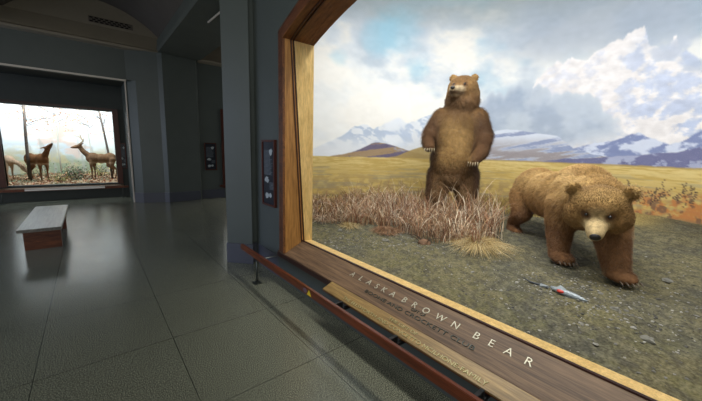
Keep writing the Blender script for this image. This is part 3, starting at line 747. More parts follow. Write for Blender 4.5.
# ------------------------------------------------------------------ bodies
def ellip(c, r, rot=(0, 0, 0), n=16):
    bm = bmesh.new(); bmesh.ops.create_uvsphere(bm, u_segments=n+4, v_segments=n, radius=1)
    m = Matrix.Translation(c) @ Euler([math.radians(q) for q in rot]).to_matrix().to_4x4() @ Matrix.Diagonal((*r, 1))
    bm.transform(m); v = [x.co.copy() for x in bm.verts]; f = [[q.index for q in x.verts] for x in bm.faces]; bm.free(); return v, f
def caps(pts, rads, n=14):
    """chain of tapered capsules"""
    out = []
    for (p, q, a, b_) in zip(pts[:-1], pts[1:], rads[:-1], rads[1:]):
        p, q = Vector(p), Vector(q); L = (q-p).length; m = MB(); k = 7; d = (q-p).normalized()
        P_ = []; R_ = []
        for i in range(k, 0, -1): t = i/k*PI/2; P_.append(p-d*a*math.sin(t)*.999); R_.append(max(a*math.cos(t), .0005))
        P_ += [p, p.lerp(q, .5), q]; R_ += [a, (a+b_)/2, b_]
        for i in range(1, k+1): t = i/k*PI/2; P_.append(q+d*b_*math.sin(t)*.999); R_.append(max(b_*math.cos(t), .0005))
        m.tube(P_, R_, n); out.append(([Vector(v) for v in m.v], m.f))
    return out
def fuse(name, shapes, voxel, smooth_it, mat, inflate=0.0):
    V = []; Fs = []
    for v, f in shapes:
        b0 = len(V); V += v; Fs += [[q+b0 for q in x] for x in f]
    o = mesh_obj(name, [tuple(v) for v in V], Fs, None)
    bm = bmesh.new(); bm.from_mesh(o.data); bmesh.ops.recalc_face_normals(bm, faces=bm.faces); bm.to_mesh(o.data); bm.free()
    m = o.modifiers.new('r', 'REMESH'); m.mode = 'VOXEL'; m.voxel_size = voxel
    s = o.modifiers.new('s', 'SMOOTH'); s.factor = .6; s.iterations = smooth_it
    bpy.context.view_layer.update(); dg = bpy.context.evaluated_depsgraph_get()
    me = bpy.data.meshes.new_from_object(o.evaluated_get(dg)); old = o.data; o.modifiers.clear(); o.data = me; bpy.data.meshes.remove(old)
    me.name = name; me.materials.clear(); me.materials.append(mat)
    me.polygons.foreach_set('use_smooth', [True]*len(me.polygons)); return o
def getco(me):
    n = len(me.vertices); a = np.empty(n*3); me.vertices.foreach_get('co', a); b_ = np.empty(n*3)
    me.vertices.foreach_get('normal', b_); return a.reshape(-1, 3), b_.reshape(-1, 3)
def setcol(me, cols):
    ca = me.color_attributes.new('Col', 'FLOAT_COLOR', 'POINT'); buf = np.ones((len(me.vertices), 4), dtype=np.float32); buf[:, :3] = cols
    ca.data.foreach_set('color', buf.ravel())
def fur(name, body, colfun, n, length, width, comb, mat, skip=None, seed=1):
    """short combed hairs rooted on the body (object space)."""
    me = body.data; me.calc_loop_triangles(); T = np.empty(len(me.loop_triangles)*3, dtype=np.int64)
    me.loop_triangles.foreach_get('vertices', T); T = T.reshape(-1, 3); co, no = getco(me)
    A = co[T[:, 0]]; B = co[T[:, 1]]; Cc = co[T[:, 2]]; ar = np.linalg.norm(np.cross(B-A, Cc-A), axis=1)
    r = np.random.default_rng(seed); k = r.choice(len(T), n, p=ar/ar.sum()); u = r.random((n, 1)); v = r.random((n, 1)); fl = (u+v) > 1; u = np.where(fl, 1-u, u); v = np.where(fl, 1-v, v)
    P = A[k]*(1-u-v)+B[k]*u+Cc[k]*v; N = no[T[k, 0]]*(1-u-v)+no[T[k, 1]]*u+no[T[k, 2]]*v; N /= np.linalg.norm(N, axis=1)[:, None]+1e-9
    if skip is not None:
        q = skip(P); P, N = P[q], N[q]; n = len(P)
    D = comb(P); D = D+r.normal(0, .24, D.shape); D -= N*(D*N).sum(1)[:, None]; D /= np.linalg.norm(D, axis=1)[:, None]+1e-9
    Lh = length(P)*r.uniform(.6, 1.2, n)
    S_ = np.cross(N, D)*width/2
    a0 = P-N*.003; a1 = P+(N*.42+D*.5)*Lh[:, None]; a2 = P+(N*.52+D*1.0)*Lh[:, None]
    V = np.stack([a0-S_, a0+S_, a1-S_*.7, a1+S_*.7, a2], 1).reshape(-1, 3)
    base = (np.arange(n)*5)[:, None]
    Fs = (base+np.array([[0, 1, 3, 2]])).tolist()+(base+np.array([[2, 3, 4]])).tolist()
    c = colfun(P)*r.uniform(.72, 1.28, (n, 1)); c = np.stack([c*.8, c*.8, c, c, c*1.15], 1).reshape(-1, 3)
    o = mesh_obj(name, V, Fs, mat, np.clip(c, 0, 1)); o['kind'] = 'stuff'
    o.parent = body; return o
M['hide'] = vcol('bear_hide', .85, 24, .35, .5, .12, 60)
M['fur'] = vcol('bear_fur', .6, 12, .15, 0, .25)
M['nose'] = plain('black_nose', (26, 22, 22), .35, 0, .5)
M['eye'] = plain('dark_eye', (18, 12, 10), .1, 0, .8)
M['claw'] = plain('horn_claw', (166, 152, 124), .4, 0, .5)
M['claw2'] = plain('brown_horn_claw', (92, 76, 60), .4, 0, .5)
def n3(P, sc, seed=0):
    return fbm(P[:, 0]*sc+seed+P[:, 2]*.7*sc, P[:, 1]*sc+P[:, 2]*sc*.9, seed, 4)
def blend(c, col, m): return c*(1-m[:, None])+np.asarray(col)[None, :]*m[:, None]
def eyeball(name, c, r, parent, mat):
    v, f = ellip(c, (r, r, r), n=10); o = mesh_obj(name, v, f, mat, smooth=True); o.parent = parent; return o
def claws(specs, mat, parent, name='claw'):
    for p0, d, L, r in specs:
        p0 = Vector(p0); d = Vector(d).normalized(); pts_ = [p0+d*L*t+Vector((0, 0, -L*.35*t*t)) for t in (0, .33, .66, 1)]
        o = MB().tube(pts_, [r, r*.85, r*.55, r*.12], 7).build(name, mat, smooth=True); o.parent = parent

# ---- standing bear (local: faces -Y, x to the right as the visitor sees it)
def standing_bear():
    x0, y0 = 4.558, 2.898; zb = float(gz(x0, y0))+.035
    root = thing('brown_bear', 'brown bear standing upright on its hind legs behind dry grass', 'bear', (x0, y0, zb)); root.rotation_euler.z = -1.0218
    E_ = ellip; sh = []
    sh += [E_((0, 0, .98), (.375, .33, .40)), E_((0, .0, 1.22), (.345, .30, .36)), E_((.01, .02, 1.50), (.31, .26, .30)), E_((0, .06, .76), (.36, .32, .30)),
           E_((.03, .05, 1.72), (.27, .235, .22)), E_((.05, .0, 1.88), (.262, .245, .20)), E_((.055, -.02, 1.98), (.25, .22, .18))]
    for s in (-1, 1):
        sh += caps([(s*.20, .02, .72), (s*.235, -.03, .40), (s*.235, .03, .13)], [.21, .175, .12])
        sh += [E_((s*.245, -.10, .065), (.115, .22, .065))]
    sh += caps([(-.24, .0, 1.62), (-.395, -.06, 1.38), (-.41, -.22, 1.24), (-.375, -.34, 1.17)], [.16, .125, .105, .088]); sh += [E_((-.365, -.38, 1.15), (.09, .09, .07))]
    sh += caps([(.29, .0, 1.62), (.42, -.06, 1.34), (.385, -.24, 1.11), (.29, -.37, .99)], [.165, .13, .11, .088]); sh += [E_((.27, -.41, .97), (.09, .08, .08))]
    sh += [E_((.045, -.08, 2.06), (.225, .215, .185)), E_((.03, -.14, 2.10), (.15, .14, .10)), E_((-.08, -.16, 1.97), (.10, .12, .10)), E_((.13, -.10, 1.95), (.13, .14, .13))]
    sh += caps([(-.01, -.20, 2.02), (-.085, -.33, 2.005)], [.105, .066]); sh += caps([(-.01, -.18, 1.94), (-.07, -.28, 1.945)], [.075, .045])
    for ex in ((-.105, -.02, 2.225), (.205, .0, 2.225)): sh += [E_(ex, (.066, .036, .066))]
    body = fuse('body', sh, .018, 9, M['hide'])
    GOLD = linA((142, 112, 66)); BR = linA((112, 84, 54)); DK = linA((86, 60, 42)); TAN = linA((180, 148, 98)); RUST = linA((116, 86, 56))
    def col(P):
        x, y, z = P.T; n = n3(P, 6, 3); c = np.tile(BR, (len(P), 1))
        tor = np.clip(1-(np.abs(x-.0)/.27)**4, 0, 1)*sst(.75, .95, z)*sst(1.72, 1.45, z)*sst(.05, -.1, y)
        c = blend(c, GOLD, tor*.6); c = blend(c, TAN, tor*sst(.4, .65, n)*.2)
        c = blend(c, DK, sst(.27, .33, np.abs(x))*sst(1.75, 1.5, z)*.75); c = blend(c, DK*.7, sst(.05, .0, np.abs(np.abs(x)-.27))*sst(1.6, 1.4, z)*sst(.9, 1.0, z)*.6)  # second blend paints the shaded crease between arm and torso
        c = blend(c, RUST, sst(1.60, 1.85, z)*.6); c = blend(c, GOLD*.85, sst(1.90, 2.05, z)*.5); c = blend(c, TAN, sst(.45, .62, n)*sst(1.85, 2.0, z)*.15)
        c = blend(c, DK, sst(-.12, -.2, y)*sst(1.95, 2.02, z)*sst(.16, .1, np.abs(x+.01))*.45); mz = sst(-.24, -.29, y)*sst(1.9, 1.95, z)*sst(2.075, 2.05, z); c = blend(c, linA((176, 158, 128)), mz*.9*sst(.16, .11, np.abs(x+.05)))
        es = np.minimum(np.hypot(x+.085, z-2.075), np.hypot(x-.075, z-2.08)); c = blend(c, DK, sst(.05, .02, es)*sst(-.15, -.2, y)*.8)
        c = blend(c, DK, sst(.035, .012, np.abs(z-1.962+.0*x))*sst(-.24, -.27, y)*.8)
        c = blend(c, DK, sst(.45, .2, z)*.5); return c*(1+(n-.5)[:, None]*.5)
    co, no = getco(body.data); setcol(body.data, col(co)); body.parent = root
    def comb(P):
        d = np.tile([0., 0., -1.], (len(P), 1)); hd = P[:, 2] > 1.93; d[hd] = [.1, .6, -.35]
        cx = np.abs(P[:, 0]) < .25; d[:, 0] += np.sign(P[:, 0])*.25; return d
    ln = lambda P: np.where(P[:, 2] > 1.93, .018, np.where(np.abs(P[:, 0]) > .3, .05, .042))*np.where(P[:, 1] < -.26, .4, 1)
    fur('fur', body, col, 42000, ln, .005, comb, M['fur'], lambda P: ~((P[:, 1] < -.345) & (P[:, 2] > 1.9)), 3)
    v, f = ellip((-.095, -.385, 2.022), (.034, .022, .026), (0, 0, -15)); o = mesh_obj('nose', v, f, M['nose'], smooth=True); o.parent = root; o['label'] = 'black nose'
    eyeball('eye', (-.085, -.283, 2.085), .016, root, M['eye']); eyeball('eye', (.07, -.288, 2.088), .016, root, M['eye'])
    sp_ = [((-.425+.034*i, -.455, 1.135), (-.1+.05*i, -.45, -.7), .055, .0065) for i in range(5)]
    sp_ += [((.21+.032*i, -.475, .955), (-.2+.05*i, -.4, -.8), .058, .0065) for i in range(5)]
    claws(sp_, M['claw'], root)
    sp_ = [((s*.245-.08+.04*i, -.31+abs(i-2)*.012, .05), (0, -1, -.1), .06, .009) for s in (-1, 1) for i in range(5)]
    claws(sp_, M['claw2'], root)
standing_bear()

# ---- walking bear
def walking_bear():
    x0, y0 = 4.45, 1.28; zb = .47
    root = thing('brown_bear', 'brown bear walking on all fours with its head lowered toward the glass', 'bear', (x0, y0, zb)); root.rotation_euler.z = math.radians(-49.2)
    E_ = ellip; sh = []
    sh += [E_((-.06, .62, .64), (.30, .34, .31)), E_((-.05, .20, .63), (.29, .40, .29)), E_((-.04, -.15, .65), (.30, .40, .30)), E_((-.03, -.50, .68), (.32, .34, .32)),
           E_((-.03, -.44, .88), (.22, .30, .16)), E_((-.06, -.75, .70), (.26, .28, .25)), E_((-.08, .85, .60), (.2, .16, .22))]
    sh += caps([(-.20, -.52, .62), (-.22, -.50, .34), (-.215, -.53, .10)], [.19, .135, .10]); sh += [E_((-.21, -.60, .055), (.11, .17, .06))]
    sh += caps([(.10, -.66, .58), (.10, -.84, .34), (.095, -.97, .10)], [.20, .15, .11]); sh += [E_((.09, -1.05, .055), (.115, .17, .06))]
    sh += caps([(-.20, .62, .55), (-.26, .52, .34), (-.29, .72, .16), (-.30, .70, .07)], [.21, .14, .085, .085]); sh += [E_((-.30, .62, .05), (.095, .16, .055))]
    sh += caps([(.14, .60, .55), (.16, .40, .34), (.17, .52, .16), (.17, .48, .07)], [.21, .14, .085, .085]); sh += [E_((.17, .40, .05), (.095, .16, .055))]
    # head: lowered, turned to the bear's right
    Hc = Vector((-.155, -1.00, .67)); hd = Vector((-.40, -.78, -.46)).normalized()
    sd = hd.cross(Vector((0, 0, 1))).normalized(); uh = sd.cross(hd)
    def H(a, b_, c): return Hc+sd*a+uh*c+hd*b_
    HC = Matrix((sd, hd, uh)).transposed()
    def EH(c, r):
        v, f = ellip((0, 0, 0), r); return [HC @ q+H(*c) for q in v], f
    sh += [EH((0, 0, 0), (.235, .22, .20)), EH((-.13, .05, -.05), (.13, .15, .13)), EH((.13, .05, -.05), (.13, .15, .13)), EH((0, .08, .08), (.17, .14, .11))]
    sh += caps([H(0, .12, -.02), H(0, .31, -.06)], [.115, .068]); sh += caps([H(0, .10, -.10), H(0, .26, -.13)], [.085, .045])
    for s in (-1, 1): sh += [EH((s*.215, -.04, .165), (.068, .035, .072))]
    body = fuse('body', sh, .016, 9, M['hide'])
    GOLD = linA((164, 130, 80)); BR = linA((136, 100, 60)); DK = linA((92, 64, 46)); TAN = linA((190, 160, 108)); RUST = linA((120, 84, 58))
    hv, hu, hs, hc = np.array(hd), np.array(uh), np.array(sd), np.array(Hc)
    def col(P):
        x, y, z = P.T; n = n3(P, 5, 6); c = np.tile(BR, (len(P), 1))
        c = blend(c, GOLD, sst(.55, .85, z)*.85); c = blend(c, TAN, sst(.45, .62, n)*sst(.6, .9, z)*.5)
        c = blend(c, RUST, sst(.55, .3, z)*.75); c = blend(c, DK, sst(.2, .0, z)*.4)
        Q = P-hc; hb = Q@hv; ha = Q@hs; hz = Q@hu; hm = sst(.34, .26, np.linalg.norm(Q-hv*.08, axis=1))
        c = blend(c, linA((128, 98, 60)), hm*.85); c = blend(c, linA((160, 130, 82)), hm*sst(.05, .2, hz)*sst(.4, .65, n)*.6)
        c = blend(c, linA((200, 176, 132)), sst(.18, .24, hb)*sst(.14, .1, np.abs(ha))*.9)
        es = np.minimum(np.hypot(ha+.085, hz-.055), np.hypot(ha-.085, hz-.055)); c = blend(c, DK, sst(.055, .02, es)*sst(.1, .15, hb)*.9)
        return c*(1+(n-.5)[:, None]*.5)
    co, no = getco(body.data); setcol(body.data, col(co)); body.parent = root
    def comb(P):
        d = np.tile([0., .55, -.85], (len(P), 1)); top_ = P[:, 2] > .85; d[top_] = [0, 1., -.25]; leg = P[:, 2] < .45; d[leg] = [0, .1, -1.]
        Q = P-hc; m = np.linalg.norm(Q, axis=1) < .3; d[m] = -hv*.9+Q[m]*1.2; return d
    def ln(P):
        Q = P-hc; hb = Q@hv; l = np.full(len(P), .045); l[P[:, 2] < .4] = .026; m = np.linalg.norm(Q, axis=1) < .32; l[m] = .026; l[m & (hb > .10) & (np.linalg.norm(Q-np.outer(hb, hv), axis=1) < .17)] = .009; return l
    def skip(P): return ((P-hc)@hv) < .25
    fur('fur', body, col, 52000, ln, .0048, comb, M['fur'], skip, 5)
    v, f = ellip((0, 0, 0), (.042, .022, .032)); v = [HC @ q+H(0, .375, -.045) for q in v]; o = mesh_obj('nose', v, f, M['nose'], smooth=True); o.parent = root; o['label'] = 'black nose'
    for s in (-1, 1): eyeball('eye', H(s*.082, .205, .062), .014, root, M['eye'])
    sp_ = []
    for (cx, cy) in ((-.21, -.60), (.09, -1.05), (-.30, .62), (.17, .40)):
        sp_ += [((cx-.08+.04*i, cy-.155+abs(i-2)*.012, .045), (0, -1, -.1), .055, .0085) for i in range(5)]
    claws(sp_, M['claw2'], root)
walking_bear()

# ---- dead fish
def fish():
    p0 = Vector((2.995, .86, 0)); p1 = Vector((2.935, .585, 0)); z = float(gz(2.97, .8))+.03
    t = thing('dead_fish', 'dead silver fish with a red wound lying on the gravel by the walking bear', 'fish', (2.97, .8, z-.02))
    n = 14; pts_ = []; rad = []
    for i in range(n):
        u = i/(n-1); p = p0.lerp(p1, u); pts_.append((p.x, p.y, z+.004)); rad.append(max(.004, .027*math.sin(PI*min(1, .12+.80*u))**.8*(1 if u < .9 else .8)))
    o = MB().tube(pts_, rad, 12).build('body', M['silver'], smooth=True); part(o, t)
    part(MB().add([(2.99, .87, z-.01), (3.02, .95, z-.012), (2.975, .94, z-.014), (2.99, .87, z+.008), (3.02, .95, z+.002), (2.975, .94, z-.004)],
                  [(0, 1, 2), (5, 4, 3), (0, 3, 4, 1), (1, 4, 5, 2), (2, 5, 3, 0)]).build('tail_fin', M['silver']), t)
    part(MB().tube([(2.99, .88, z-.012), (3.01, .96, z-.012), (3.0, 1.03, z-.008), (3.02, 1.10, z+.004)], [.012, .011, .008, .003], 6).build('torn_skin', M['fishdark'], smooth=True), t, 'dark strip of torn skin')
    v, f = ellip((2.950, .775, z+.010), (.018, .028, .014)); part(mesh_obj('wound', v, f, M['red'], smooth=True), t, 'raw red wound')
    part(MB().add([(2.99, .82, z+.02), (3.03, .80, z+.035), (3.0, .75, z+.024), (2.99, .82, z+.014), (3.03, .80, z+.029), (3.0, .75, z+.018)],
                  [(0, 1, 2), (5, 4, 3), (0, 3, 4, 1), (1, 4, 5, 2), (2, 5, 3, 0)]).build('fin', M['silver']), t)
    eyeball('eye', (-.025, -.17, .045), .005, t, M['eye'])
M['silver'] = plain('fish_skin', (150, 158, 164), .35, .2, .5, .25, 40)
M['fishdark'] = plain('dark_fish_skin', (44, 48, 56), .4)
M['red'] = plain('raw_flesh', (196, 52, 34), .4)
fish()

# ------------------------------------------------------------------ deer display
def deer_case():
    win = thing('display_window', 'wide brown-framed window of the deer display in the alcove', 'display window', ((DX0+DX1)/2, DY, .3))
    w = .13
    part(MB().box((DX0-w, DY-.05, DZ0-.02), (DX0, DY+.2, DZ1+.02)).build('side_jamb', M['signframe'], .004), win)
    part(MB().box((DX1, DY-.05, DZ0-.02), (DX1+w, DY+.2, DZ1+.02)).build('side_jamb', M['signframe'], .004), win)
    part(MB().box((DX0-w, DY-.05, DZ1+.02), (DX1+w, DY+.2, DZ1+.08)).build('head_jamb', M['darkwood'], .004), win)
    part(MB().exty([(0, 0)], 0, 0).build('x', None) if False else MB().extx([(DY-.10, DZ0-.09), (DY-.10, DZ0-.07), (DY+.2, DZ0), (DY+.2, DZ0-.09)], DX0-w, DX1+w).build('sill', M['sill'], .002), win)
    part(mesh_obj('glass_pane', [(DX0, DY+.12, DZ0), (DX1, DY+.12, DZ0), (DX1, DY+.06, DZ1), (DX0, DY+.06, DZ1)], [(0, 1, 2, 3)], M['glass']), win, 'clear glass pane')
    pl = MB().extx([(11.405, .315), (11.405, .325), (11.45, .375), (11.45, .362)], -1.34, .28).build('title_strip', M['cream'])
    single(pl, 'long white title strip fixed along the guard rail of the deer window', 'sign')
    g = thing('guard_rail', 'low wooden guard rail in front of the deer window', 'railing', (-.5, 11.45, 0))
    part(MB().box((-2.4, 11.43, .30), (.84, 11.46, .36)).build('rail', M['rail'], .003), g)
    for x in (-1.75, .70):
        p = part(MB().tube([(x, 11.445, .01), (x, 11.445, .30)], .010, 8).build('post', M['iron'], smooth=True), g)
        part(MB().box((x-.05, 11.395, 0), (x+.05, 11.495, .012)).build('base_plate', M['iron']), p)
    # painted backdrop
    na, nz = 260, 130; a = np.linspace(-2.6, 2.6, na); z = np.linspace(.2, 3.57, nz); A, Z = np.meshgrid(a, z, indexing='ij')
    def mix(c, col, m): return c*(1-m[..., None])+np.array(col, float)*m[..., None]
    n1 = fbm(A*1.3, Z*1.8, 301, 5); n2 = fbm(A*4, Z*5, 302, 4); n3_ = fbm(A*10, Z*1.5, 303, 3)
    c = np.ones(A.shape+(3,))*np.array([240, 240, 238.])
    c = mix(c, (196, 202, 196), sst(2.0, 1.0, Z+(n1-.5)*.8)*.9); c = mix(c, (186, 196, 204), sst(.5, .62, n1)*sst(1.9, 1.3, Z)*.8)
    c = mix(c, (142, 150, 122), sst(1.25, .8, Z+(n2-.5)*.6)*.85)
    c = mix(c, (222, 172, 140), sst(.52, .64, n2)*sst(.45, .6, n1)*sst(2.6, 1.8, Z)*.45); c = mix(c, (200, 180, 140), sst(.54, .64, 1-n2)*sst(1.6, 1.0, Z)*.6)
    c = mix(c, (168, 168, 160), sst(.62, .7, n3_)*sst(2.6, 1.4, Z)*.6)
    ang = A/2.6*1.35; X = -.5+2.9*np.sin(ang); Y = 12.2+3.0*np.cos(ang)
    i = np.arange(na-1)[:, None]*nz+np.arange(nz-1)[None, :]; Fs = np.stack([i, i+1, i+1+nz, i+nz], -1).reshape(-1, 4)
    t = NT('painted_woodland'); at = t.n('ShaderNodeVertexColor'); at.layer_name = 'Col'
    o = mesh_obj('painted_backdrop', np.stack([X, Y, Z], -1).reshape(-1, 3), Fs, t.fin(at.outputs[0], .95, 0, .05), linA(c).reshape(-1, 3), True)
    md = o.modifiers.new('thickness', 'SOLIDIFY'); md.thickness = .02; md.offset = 1
    single(o, 'bright painted backdrop of pale autumn woodland behind the deer', 'backdrop', (-.5, 15.2, .2))
    struct(MB().box((-3.6, 11.95, 3.6), (2.6, 15.4, 3.66)).build('ceiling_deer_case', M['dark_wall']))
    # ground with leaves
    def dz(x, y): return .40+.035*(y-12)+.02*np.sin(x*4+y*3)
    xs = np.linspace(-3.3, 2.3, 70); ys = np.linspace(11.95, 15.25, 50); X, Y = np.meshgrid(xs, ys, indexing='ij')
    i = np.arange(69)[:, None]*50+np.arange(49)[None, :]; Fs = np.stack([i, i+50, i+51, i+1], -1).reshape(-1, 4)
    n = fbm(X*3, Y*3, 311, 4); cc = np.ones(X.shape+(3,))*np.array([128, 116, 96.]); cc = mix(cc, (168, 138, 108), sst(.45, .6, n)); cc = mix(cc, (106, 112, 84), sst(.5, .36, n))
    struct(mesh_obj('deer_case_ground', np.stack([X, Y, dz(X, Y)], -1).reshape(-1, 3), Fs, vcol('leafy_soil', .9, 30, .35), linA(cc).reshape(-1, 3), True))
    def leafmesh(name, P, s, cols, label, cat, base, kind='stuff', parent=None):
        n = len(P); r = np.random.default_rng(len(P)); u = r.normal(size=(n, 3)); u /= np.linalg.norm(u, axis=1)[:, None]; w_ = r.normal(size=(n, 3)); w_ = np.cross(u, w_); w_ /= np.linalg.norm(w_, axis=1)[:, None]
        s_ = (s*r.uniform(.6, 1.3, n))[:, None]; V = np.stack([P-u*s_, P-w_*s_*.5, P+u*s_, P+w_*s_*.5], 1).reshape(-1, 3)
        Fs = ((np.arange(n)*4)[:, None]+np.array([[0, 1, 2, 3]])).tolist(); C_ = np.repeat(cols[r.integers(0, len(cols), n)], 4, axis=0)
        o = mesh_obj(name, V, Fs, M['grass'], C_)
        if parent is not None: o['kind'] = 'stuff'; part(o, parent); return o
        return single(o, label, cat, base, kind=kind)
    r = np.random.default_rng(9)
    n = 2600; P = np.column_stack([r.uniform(-2.6, 1.6, n), r.uniform(12.0, 14.6, n), np.zeros(n)]); P[:, 2] = dz(P[:, 0], P[:, 1])+r.uniform(.0, .04, n)
    leafmesh('fallen_leaves', P, .035, linA([(196, 158, 124), (168, 126, 96), (206, 190, 160), (128, 104, 84), (186, 120, 92)]), 'carpet of fallen autumn leaves under the deer', 'leaves', (-.5, 13, .4))
    # trees
    def tree(x, y, pts_, r0, label, leaves, lc, sp, bk='bark2'):
        base = (x, y, float(dz(x, y))); t = thing('young_tree', label, 'tree', base)
        part(MB().tube([(x, y, base[2]-.02)]+pts_, [r0]+[r0*.92**(k+1) for k in range(len(pts_))], 8).build('trunk', M[bk], smooth=True), t)
        mb = MB(); rr = random.Random(int(x*50)+3); tips = []
        for k in range(9):
            q = Vector(pts_[-1]).lerp(Vector(pts_[0]), rr.random()*.55); d = Vector((rr.uniform(-1, 1), rr.uniform(-.4, .4), rr.uniform(0, .5))).normalized(); L = rr.uniform(.3, .8)
            mb.tube([q, q+d*L*.5+Vector((0, 0, .04)), q+d*L], [.009, .006, .003], 5); tips += [q+d*L*s for s in (.5, .75, 1)]
        part(mb.build('branches', M['bark2'], smooth=True), t)
        if leaves:
            T_ = np.array([tips[i % len(tips)][:] for i in range(leaves)])+r.normal(0, sp, (leaves, 3)); leafmesh('foliage', T_, .028, lc, None, None, None, parent=t)
    LC = linA([(232, 170, 130), (214, 140, 100), (240, 214, 170), (200, 170, 120)])
    tree(-1.38, 13.0, [(-1.37, 13.0, 1.2), (-1.35, 13, 1.9), (-1.31, 13, 2.75)], .042, 'thin straight tree trunk rising between the two left deer', 420, LC, .16)
    tree(.55, 13.1, [(.50, 13.1, 1.2), (.43, 13.1, 1.9), (.33, 13.1, 2.8)], .034, 'thin leaning dark tree behind the buck at the right end', 240, LC, .14)
    tree(-.75, 14.3, [(-.77, 14.3, 1.4), (-.72, 14.3, 2.1), (-.76, 14.3, 2.9)], .020, 'slender pale sapling far back in the middle of the deer display', 260, LC, .2, 'bark3')
    tree(.05, 14.4, [(.06, 14.4, 1.4), (.02, 14.4, 2.1), (.08, 14.4, 2.9)], .020, 'slender sapling far back above the buck', 300, LC, .2, 'bark3')
    def bush(x, y, h, w_, n, cols, label):
        base = (x, y, float(dz(x, y))); t = thing('bush', label, 'bush', base); mb = MB(); rr = random.Random(int(x*77)); 
        for k in range(14):
            q = Vector((x+rr.uniform(-.4, .4)*w_, y+rr.uniform(-.2, .2), base[2]-.01)); mb.tube([q, q+Vector((rr.uniform(-.2, .2)*w_, 0, h*.5)), q+Vector((rr.uniform(-.5, .5)*w_, rr.uniform(-.1, .1), h*rr.uniform(.7, 1)))], [.006, .005, .002], 5)
        part(mb.build('stems', M['bark2'], smooth=True), t)
        P = np.column_stack([r.normal(x, w_*.32, n), r.normal(y, .14, n), base[2]+.04+h*np.abs(r.normal(.35, .3, n))]); P[:, 2] = np.maximum(P[:, 2], dz(P[:, 0], P[:, 1])+.02)
        leafmesh('foliage', P, .026, cols, None, None, None, parent=t)
    bush(-.42, 13.2, .42, .5, 700, linA([(110, 128, 96), (92, 112, 84), (170, 130, 120), (140, 150, 120)]), 'dark green bush between the doe and the buck')
    bush(-.72, 12.6, .22, .35, 300, linA([(190, 176, 120), (150, 150, 100), (206, 170, 130)]), 'low yellowish bush at the front of the deer display')
    bush(.2, 13.9, .45, .5, 420, linA([(196, 190, 120), (150, 160, 110), (210, 190, 150)]), 'pale yellow bush behind the buck')
    bush(-1.3, 14.0, .5, .6, 420, linA([(170, 176, 130), (190, 170, 140), (140, 150, 120)]), 'pale green bush behind the left deer')
    # deer
    def deer(x, y, face, label, pose, antlers=False, tint=(150, 104, 66), belly=(206, 178, 146), sc=1.0):
        zb = float(dz(x, y)); t = thing('white_tailed_deer', label, 'deer', (x, y, zb)); E_ = ellip; sh = []
        # local: body along +x = head end
        sh += [E_((.19, 0, .60), (.17, .12, .16)), E_((0, 0, .59), (.2, .115, .14)), E_((-.2, 0, .61), (.16, .115, .15))]
        for lx, s in ((.24, 1), (.17, -1)): sh += caps([(lx, s*.06, .52), (lx+.01, s*.06, .30), (lx, s*.06, .28), (lx+.01, s*.06, .05)], [.06, .026, .024, .018]); sh += [E_((lx+.025, s*.06, .02), (.032, .02, .02))]
        for lx, s in ((-.27, 1), (-.20, -1)): sh += caps([(lx+.02, s*.065, .56), (lx+.05, s*.065, .38), (lx-.07, s*.065, .27), (lx-.03, s*.065, .05)], [.09, .05, .024, .018]); sh += [E_((lx-.005, s*.065, .02), (.032, .02, .02))]
        if pose == 'up': nk = [(.26, 0, .66), (.37, 0, .80), (.44, 0, .92)]; hd = Vector((.75, 0, .62)).normalized()
        elif pose == 'level': nk = [(.27, 0, .66), (.40, 0, .80), (.46, 0, .93)]; hd = Vector((.95, 0, -.22)).normalized()
        else: nk = [(.27, 0, .60), (.42, 0, .52), (.52, 0, .36)]; hd = Vector((.6, 0, -.8)).normalized()
        sh += caps(nk, [.085, .062, .052]); hp = Vector(nk[-1]); sh += caps([hp, hp+hd*.08, hp+hd*.165], [.062, .052, .030])
        upv = Vector((0, 1, 0)).cross(hd)*-1
        if upv.z < 0: upv = -upv
        ear0 = hp-hd*.02+upv*.03
        for s in (-1, 1): sh += caps([ear0+Vector((0, s*.04, 0)), ear0+Vector((0, s*.10, 0))-hd*.09+upv*.04], [.030, .012])
        sh += caps([(-.34, 0, .66), (-.40, 0, .54)], [.03, .018])
        body = fuse('body', sh, .014, 3, M['deer']); co, _ = getco(body.data)
        x_, y_, z_ = co.T; c = np.tile(linA(tint), (len(co), 1)); c = blend(c, linA(belly), sst(.52, .46, z_)*sst(.40, .5, z_)*.7); c = blend(c, linA((84, 56, 40)), sst(.3, .1, z_)*.5)
        c = blend(c, linA(tint)*.7, sst(.68, .76, z_)*sst(.3, .1, x_)*.6); setcol(body.data, c*(1+(n3(co, 9, 4)-.5)[:, None]*.5)); body.parent = t
        nn = hp+hd*.192; v, f = ellip(nn, (.014, .014, .012), n=8); o = mesh_obj('nose', v, f, M['nose'], smooth=True); o.parent = t
        for s in (-1, 1): eyeball('eye', hp+hd*.05+upv*.022+Vector((0, s*.045, 0)), .009, t, M['eye'])
        if antlers:
            for s in (-1, 1):
                a0 = hp+upv*.05+Vector((0, s*.025, 0)); m = MB()
                pts_ = [a0, a0+Vector((-.10, s*.07, .10)), a0+Vector((-.06, s*.13, .20)), a0+Vector((.10, s*.13, .26))]
                m.tube(pts_, [.02, .018, .015, .007], 6)
                for k, (dx, dzz) in ((1, (.09, .12)), (2, (.03, .14)), (1, (-.02, .09))): m.tube([pts_[k], Vector(pts_[k])+Vector((dx, 0, dzz))], [.013, .005], 5)
                o = m.build('antler', M['antler'], smooth=True); o.parent = t
        t.rotation_euler.z = face; t.scale = (sc, sc, sc)
    deer(.30, 13.0, PI, 'antlered buck standing at the right of the deer display, facing left', 'level', True, tint=(116, 88, 64), sc=1.10)
    deer(-1.20, 13.0, -.85, 'dark tan doe in the middle of the deer display stretching its muzzle up', 'up', tint=(118, 80, 50), sc=1.05)
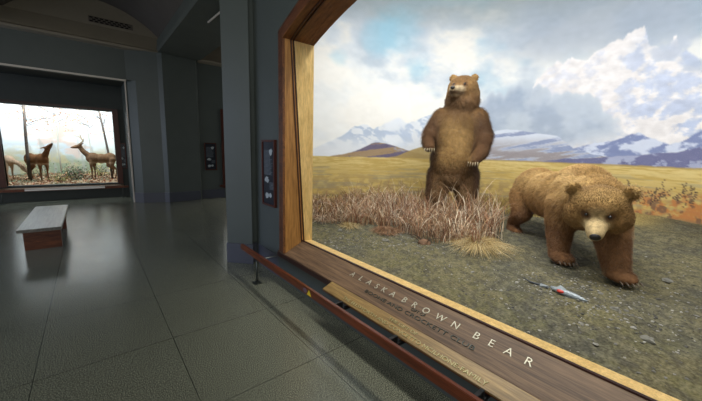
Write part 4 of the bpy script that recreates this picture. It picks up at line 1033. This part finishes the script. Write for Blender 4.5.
    deer(-1.98, 13.2, -.2, 'pale grazing doe at the left end of the deer display', 'down', tint=(196, 166, 138), sc=.95)
M['bark2'] = plain('dark_sapling_bark', (84, 74, 66), .85, 0, .2, .2, 20)
M['bark3'] = plain('pale_sapling_bark', (190, 184, 172), .85, 0, .2, .1, 20)
M['deer'] = vcol('deer_coat', .85, 30, .25, 0, .1)
M['antler'] = plain('pale_antler', (186, 166, 136), .6)
deer_case()

# ------------------------------------------------------------------ narrow side window beyond the pier
def side_case():
    win = thing('display_window', 'narrow visible strip of a brown-framed lit window beside the near pilaster', 'display window', (4.3, 10.22, .3))
    part(MB().box((3.20, 10.17, .30), (3.30, 10.4, 2.72)).build('side_jamb', M['signframe'], .003), win)
    part(MB().box((5.4, 10.17, .30), (5.5, 10.4, 2.72)).build('side_jamb', M['signframe'], .003), win)
    part(MB().box((3.30, 10.17, 2.62), (5.4, 10.4, 2.72)).build('head_jamb', M['signframe'], .003), win)
    part(MB().box((3.10, 10.12, .34), (5.5, 10.4, .40)).build('sill', M['signframe'], .003), win)
    part(mesh_obj('glass_pane', [(3.3, 10.3, .4), (5.4, 10.3, .4), (5.4, 10.3, 2.62), (3.3, 10.3, 2.62)], [(0, 1, 2, 3)], M['glass']), win, 'clear glass pane')
    t = NT('painted_prairie'); gcoord = t.n('ShaderNodeNewGeometry'); sx = t.n('ShaderNodeSeparateXYZ'); t.l(gcoord.outputs['Position'], sx.inputs[0])
    mr = t.n('ShaderNodeMapRange'); mr.inputs[1].default_value = .3; mr.inputs[2].default_value = 2.8; t.l(sx.outputs[2], mr.inputs[0])
    c = t.ramp(mr.outputs[0], [(.0, lin(150, 110, 60)), (.3, lin(190, 160, 100)), (.42, lin(210, 210, 200)), (1, lin(225, 232, 240))])
    V = []; Fs = []; n = 24
    for i in range(n+1):
        a = PI*i/n; V += [(4.36-1.03*math.cos(a), 10.42+1.2*math.sin(a), .36), (4.36-1.03*math.cos(a), 10.42+1.2*math.sin(a), 3.18)]
    for i in range(n): Fs.append((2*i, 2*i+2, 2*i+3, 2*i+1))
    o = mesh_obj('painted_backdrop', V, Fs, t.fin(c, .95, 0, .05), smooth=True); md = o.modifiers.new('thickness', 'SOLIDIFY'); md.thickness = .02
    single(o, 'curved painted backdrop seen through the narrow side window', 'backdrop', (4.3, 11.7, .2))
    struct(MB().box((3.28, 10.4, .2), (5.5, 11.8, .36)).build('side_case_ground', M['stone2']))
    struct(MB().box((2.9, 10.4, 3.2), (5.7, 11.8, 3.25)).build('ceiling_side_case', M['dark_wall']))
side_case()
